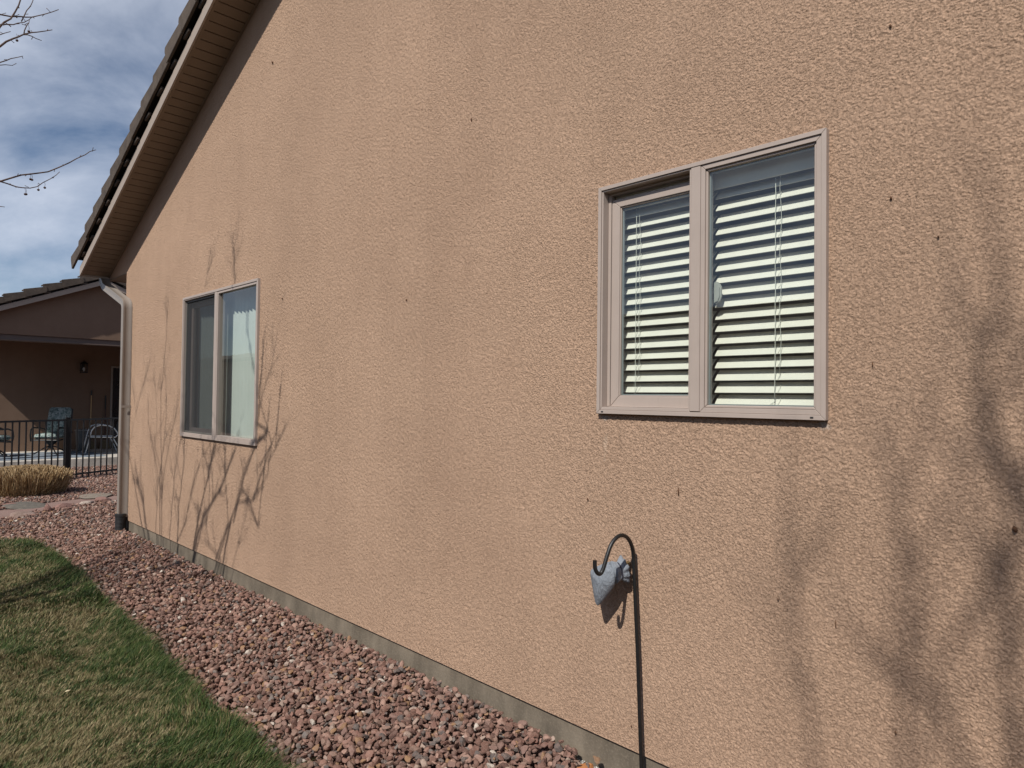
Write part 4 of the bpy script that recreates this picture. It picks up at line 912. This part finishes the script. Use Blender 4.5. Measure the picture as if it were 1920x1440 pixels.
TWIGS = [(0.007, 0.0025, [[-2.077, 5.1, 2.928], [-1.926, 5.1, 3.0], [-1.822, 5.1, 3.064], [-1.685, 5.1, 3.117], [-1.572, 5.1, 3.203], [-1.485, 5.1, 3.277], [-1.425, 5.1, 3.325]]), (0.005, 0.002, [[-1.926, 5.1, 3.0], [-1.847, 5.1, 2.986], [-1.815, 5.1, 2.987], [-1.739, 5.1, 3.011], [-1.67, 5.1, 3.077], [-1.623, 5.1, 3.132]]), (0.0075, 0.004, [[-2.04, 5.15, 3.758], [-1.941, 5.15, 3.958], [-1.889, 5.15, 4.028], [-1.851, 5.15, 4.127], [-1.824, 5.15, 4.273]]), (0.006, 0.0025, [[-2.045, 5.15, 4.008], [-1.942, 5.15, 4.033], [-1.836, 5.15, 4.063], [-1.781, 5.15, 4.082], [-1.712, 5.15, 4.13], [-1.642, 5.15, 4.187]]), (0.005, 0.002, [[-1.941, 5.15, 3.971], [-1.875, 5.15, 3.997], [-1.822, 5.15, 4.032], [-1.781, 5.15, 4.082]]), (0.004, 0.002, [[-1.835, 5.15, 4.033], [-1.81, 5.15, 4.111], [-1.783, 5.15, 4.172], [-1.752, 5.15, 4.244]]), (0.008, 0.0025, [[-2.076, 4.8, 3.62], [-1.982, 4.8, 3.694], [-1.921, 4.8, 3.763], [-1.872, 4.8, 3.807], [-1.808, 4.8, 3.844], [-1.735, 4.8, 3.886]]), (0.004, 0.002, [[-1.872, 4.8, 3.804], [-1.833, 4.8, 3.809], [-1.786, 4.8, 3.802]]), (0.004, 0.002, [[-1.872, 4.8, 3.81], [-1.86, 4.8, 3.862], [-1.848, 4.8, 3.898]]), (0.005, 0.002, [[-2.029, 5.0, 3.614], [-1.955, 5.0, 3.681], [-1.904, 5.0, 3.722], [-1.845, 5.0, 3.759]]), (0.004, 0.002, [[-2.03, 5.0, 3.651], [-1.954, 5.0, 3.665], [-1.893, 5.0, 3.684]]), (0.004, 0.002, [[-2.055, 4.8, 3.718], [-1.983, 4.8, 3.761], [-1.935, 4.8, 3.798]]), (0.004, 0.002, [[-2.025, 5.1, 2.85], [-1.923, 5.1, 2.849], [-1.9, 5.1, 2.85]])]
FRUIT = [[-1.767, 5.1, 3.047], [-1.775, 5.1, 3.049], [-1.733, 5.1, 2.992], [-1.7, 5.1, 3.013], [-1.8, 5.1, 2.95], [-1.795, 5.1, 2.951], [-1.904, 4.8, 3.758], [-1.849, 4.8, 3.832]]
BIGSTEMS = [(0.05, 0.035, [[-5.78, -1.25, 8.93], [-5.78, -1.26, 8.75], [-5.78, -1.29, 8.63], [-5.78, -1.28, 8.47], [-5.78, -1.25, 8.4], [-5.78, -1.24, 8.3], [-5.78, -1.25, 8.15], [-5.78, -1.29, 8.03], [-5.78, -1.35, 7.92], [-5.78, -1.43, 7.78]]), (0.035, 0.02, [[-6.12, -1.05, 8.46], [-6.12, -1.09, 8.28], [-6.12, -1.1, 8.14], [-6.12, -1.15, 7.97], [-6.12, -1.14, 7.79], [-6.12, -1.12, 7.68], [-6.12, -1.11, 7.46], [-6.12, -1.11, 7.28]]), (0.045, 0.03, [[-6.32, -1.01, 7.99], [-6.32, -1.08, 7.91], [-6.32, -1.18, 7.85], [-6.32, -1.26, 7.86], [-6.32, -1.32, 7.71], [-6.32, -1.38, 7.56]]), (0.03, 0.02, [[-6.46, -0.8, 8.38], [-6.46, -0.83, 8.28], [-6.46, -0.86, 8.07], [-6.46, -0.9, 7.83], [-6.46, -0.92, 7.54]]), (0.032, 0.02, [[-5.98, -1.37, 8.07], [-5.98, -1.35, 7.9], [-5.98, -1.33, 7.78], [-5.98, -1.35, 7.62], [-5.98, -1.39, 7.47], [-5.98, -1.4, 7.27]]), (0.03, 0.02, [[-5.85, -1.41, 8.18], [-5.85, -1.37, 8.1], [-5.85, -1.33, 7.95]]), (0.025, 0.015, [[-5.98, -1.14, 7.49], [-5.98, -1.22, 7.67], [-5.98, -1.31, 7.86], [-5.98, -1.33, 8.0]])]

def m_bark():
    m = M('bark', (.12,.085,.07), .9, spec=.2); f = m.noise(30, 5, .7, stretch=(1, 1, .3))
    m.col(m.ramp(f, [(.3, (.065,.045,.040)), (.7, (.16,.115,.095))])); m.bump(f, .7, .006); return m.m
BARK = m_bark()
def spurs(mb, pts, r, R_, every=.09):
    """short fruiting spurs and buds along a twig"""
    for a_, b_ in zip(pts[:-1], pts[1:]):
        a_, b_ = Vector(a_), Vector(b_); L_ = (b_-a_).length; k = max(1, int(L_/every)) if L_ > .03 else 0
        for i in range(k):
            p = a_.lerp(b_, R_.random()); d_ = Vector((R_.uniform(-1, 1), R_.uniform(-1, 1), R_.uniform(-.6, 1))).normalized(); l_ = R_.uniform(.010, .028)
            mb.tube([p, p + d_*l_, p + d_*(l_+.006)], [r*.7, r*.75, r*1.1], 5)
def side_twigs(mb, pts, r, R_, n, ln, depth=2):
    segs = [(Vector(a_), Vector(b_)) for a_, b_ in zip(pts[:-1], pts[1:])]; Ls = [(b_-a_).length for a_, b_ in segs]; tot = sum(Ls)
    for _ in range(n):
        u = R_.uniform(.15, 1)*tot; i = 0
        while i < len(Ls)-1 and u > Ls[i]: u -= Ls[i]; i += 1
        a_, b_ = segs[i]; p = a_.lerp(b_, min(1, u/max(Ls[i], 1e-5))); t = (b_-a_).normalized()
        d_ = (t + Vector((R_.uniform(-1, .35), R_.uniform(-.9, .9), R_.uniform(-.2, .9)))*.9).normalized(); l_ = ln*R_.uniform(.4, 1.2); P_ = [p]
        for k in range(4):
            d_ = (d_ + Vector((R_.uniform(-.25, .25), R_.uniform(-.25, .25), R_.uniform(-.1, .3)))).normalized(); P_.append(P_[-1] + d_*l_/4)
        if any(q_.x > -2.45 + .133*q_.y - .12 for q_ in P_): continue      # keep clear of the camera's side of the lawn
        mb.tube(P_, r*.5, 5, r1=r*.18, cap=False)
        if depth > 1: side_twigs(mb, [tuple(q_) for q_ in P_], r*.5, R_, 2, ln*.45, depth-1)
        if depth <= 1: spurs(mb, P_, .002, R_, .15)
R_ = random.Random(41)
T1 = thing('bare_fruit_tree', (-3.25, 6.3, 0), 'bare leafless crabapple tree whose twigs with small dark fruit enter at the upper left', 'tree')
tk = MB(); tk.tube([(-3.25, 6.3, -.1), (-3.24, 6.31, .15), (-3.22, 6.33, .6), (-3.2, 6.36, 1.05), (-3.18, 6.38, 1.3)], [.12, .095, .085, .085, .07], 14); tk.build('trunk', BARK, T1, smooth='all')
lb = MB(); crot = Vector((-3.19, 6.37, 1.15))
for i, (r0_, r1_, P_) in enumerate(STEMS):
    b_ = Vector(P_[0]); kk = .62 if i in (3, 2, 14) else .8; r0_, r1_ = r0_*kk, r1_*kk
    side_twigs(lb, P_, r0_, R_, 9, .45)
    if b_.z < 3.6 and b_.x > -3.3 and i not in (3, 12):            # stems that spring from the crotch
        c_ = crot + Vector((R_.uniform(-.03, .03), R_.uniform(-.05, .05), R_.uniform(0, .15))); d_ = (Vector(P_[1]) - b_).normalized(); lw = (b_-c_).length
        mid = [c_*((1-t)**3) + 3*t*(1-t)**2*(c_ + Vector((0, (b_.y-c_.y)*.25, lw*.3))) + 3*t*t*(1-t)*(b_ - d_*lw*.3) + b_*t**3 for t in (0, .15, .3, .45, .6, .8)]
        lb.tube([tuple(q_) for q_ in mid] + P_, [r0_*(1.45 - .45*k/6) for k in range(6)] + [r0_ + (r1_-r0_)*k/(len(P_)-1) for k in range(len(P_))], 8)
        side_twigs(lb, [tuple(q_) for q_ in mid[1:]], r0_*.85, R_, 11, .75)
    else: lb.tube(P_, r0_, 7, r1=r1_)
for (pa, pb, ra, rb) in [((-4.6,7.38,5.4), (-3.19,6.37,1.2), .02, .03), ((-2.6,5.49,3.53), (-2.72,5.72,2.9), .014, .018), ((-3.4,5.48,3.98), (-3.15,6.2,1.6), .008, .012), ((-2.9,8.6,4.28), (-3.1,7.0,2.1), .006, .02), ((-2.5,5.08,4.06), (-2.62,5.45,3.5), .009, .013), ((-2.7,5.54,3.56), (-2.85,6.0,2.9), .009, .016), ((-2.7,5.51,5.53), (-2.6,5.05,4.17), .01, .006), ((-2.9,7.28,4.07), (-2.9,7.32,3.7), .008, .01), ((-2.9,5.97,3.79), (-2.95,6.25,3.45), .009, .012)]:
    a_, b_ = Vector(pb), Vector(pa); m_ = a_.lerp(b_, .5) + Vector((0, 0, .08)); lb.tube([a_, m_, b_], [rb, (ra+rb)/2, ra], 7)
for i, (r0_, r1_, P_) in enumerate(TWIGS):
    R2 = random.Random(i); P2 = []
    for a_, b_ in zip(P_[:-1], P_[1:]):
        a_, b_ = Vector(a_), Vector(b_); P2 += [a_, a_.lerp(b_, .5) + Vector((R2.uniform(-1,1), R2.uniform(-1,1), R2.uniform(-1,1)))*.006]
    P2.append(Vector(P_[-1])); lb.tube(P2, r0_*.85, 7, r1=r1_*.85); spurs(lb, P_, max(.0022, r1_*.9), R2, .05)
# limbs that carry those twigs, outside the left edge of the picture
for pb, mid, pa, rb, ra in [((-2.6,5.28,3.80), (-2.35,5.22,3.45), TWIGS[0][2][0], .009, .0062), ((-2.5,5.06,4.10), (-2.3,4.88,4.00), TWIGS[2][2][0], .011, .0088), ((-2.5,5.08,4.06), (-2.3,5.03,3.95), TWIGS[9][2][0], .01, .0045), ((-2.5,5.08,4.06), (-2.35,5.04,3.95), TWIGS[10][2][0], .01, .0035), ((-2.45,5.25,3.55), (-2.3,5.2,3.3), TWIGS[12][2][0], .008, .0035), ((-2.4,5.0,3.8), (-2.3,4.8,3.9), TWIGS[11][2][0], .008, .0035), ((-2.5,5.1,3.6), (-2.3,4.8,3.9), TWIGS[3][2][0], .01, .0055)]:
    lb.tube([pb, mid, pa], [rb, (ra+rb)/2, ra], 7)
lb.build('branches', BARK, T1, smooth='all')
fm = simple('fruit_dark', (.045,.015,.014), .5)
for p in FRUIT:
    q = MB(); q.lathe(Vector(p) - Vector((0,0,.0075)), [(.001,0),(.0055,.0025),(.0078,.007),(.006,.012),(.001,.0145)], 8); q.tube([Vector(p)+Vector((0,0,.006)), Vector(p)+Vector((.002,.003,.022)), Vector(p)+Vector((-.004,.0,.038))], .0009, 4); q.build('fruit', fm, T1, smooth='all')

# tall tree behind the photographer; only its soft shadow is seen on the right of the wall
T2 = thing('tall_bare_tree', (-6.3, -2.4, 0), 'tall bare tree standing behind the photographer, casting soft branch shadows on the wall', 'tree')
tk = MB(); tk.tube([(-6.3, -2.4, -.1), (-6.28, -2.38, .4), (-6.2, -2.3, 1.3), (-6.1, -2.15, 2.4), (-6.0, -2.0, 3.5)], [.24, .19, .16, .14, .11], 14); tk.build('trunk', BARK, T2, smooth='all')
lb = MB()
for i, (r0_, r1_, P_) in enumerate(BIGSTEMS):
    rl, rh = max(r0_, r1_)*.35, .006; lb.tube(P_, rh if P_[0][2] > P_[-1][2] else rl, 8, r1=rl if P_[0][2] > P_[-1][2] else rh)
    lo = min((P_[0], P_[-1]), key=lambda q_: q_[2]); rr = rl; c_ = Vector((-6.0, -2.0, 3.4)); l_ = Vector(lo)
    lb.tube([c_, c_.lerp(l_, .35) + Vector((-.2, -.2, -.1)), l_ + Vector((-.25, -.10+.05*i, -1.5)), l_ + Vector((-.05, .02-.02*(i%3), -.7)), l_], [.05, .035, rr*1.2, rr*1.1, rr], 8)
    hi = Vector(max((P_[0], P_[-1]), key=lambda q_: q_[2])); lb.tube([hi, hi + Vector((.02*i - .05, .06*(-1)**i, .14)), hi + Vector((.03*i - .12, .10*(-1)**i, .32))], .006, 6, r1=.002)
for i, (r0_, r1_, P_) in enumerate(BIGSTEMS):
    for k in range(5):
        u = R_.uniform(.1, .9)*(len(P_)-1); j_ = int(u); a_ = Vector(P_[j_]).lerp(Vector(P_[j_+1]), u-j_); d_ = Vector((R_.uniform(-.6, .6), R_.choice((-1, 1))*R_.uniform(.3, .8), 1)).normalized(); Q_ = [a_]
        for _ in range(4): d_ = (d_ + Vector((R_.uniform(-.2,.2), R_.uniform(-.25,.25), .1))).normalized(); Q_.append(Q_[-1] + d_*R_.uniform(.08, .16))
        lb.tube(Q_, .008, 6, r1=.003)
lb.build('branches', BARK, T2, smooth='all')

for o in bpy.data.objects:
    if '_o' in o: del o['_o']
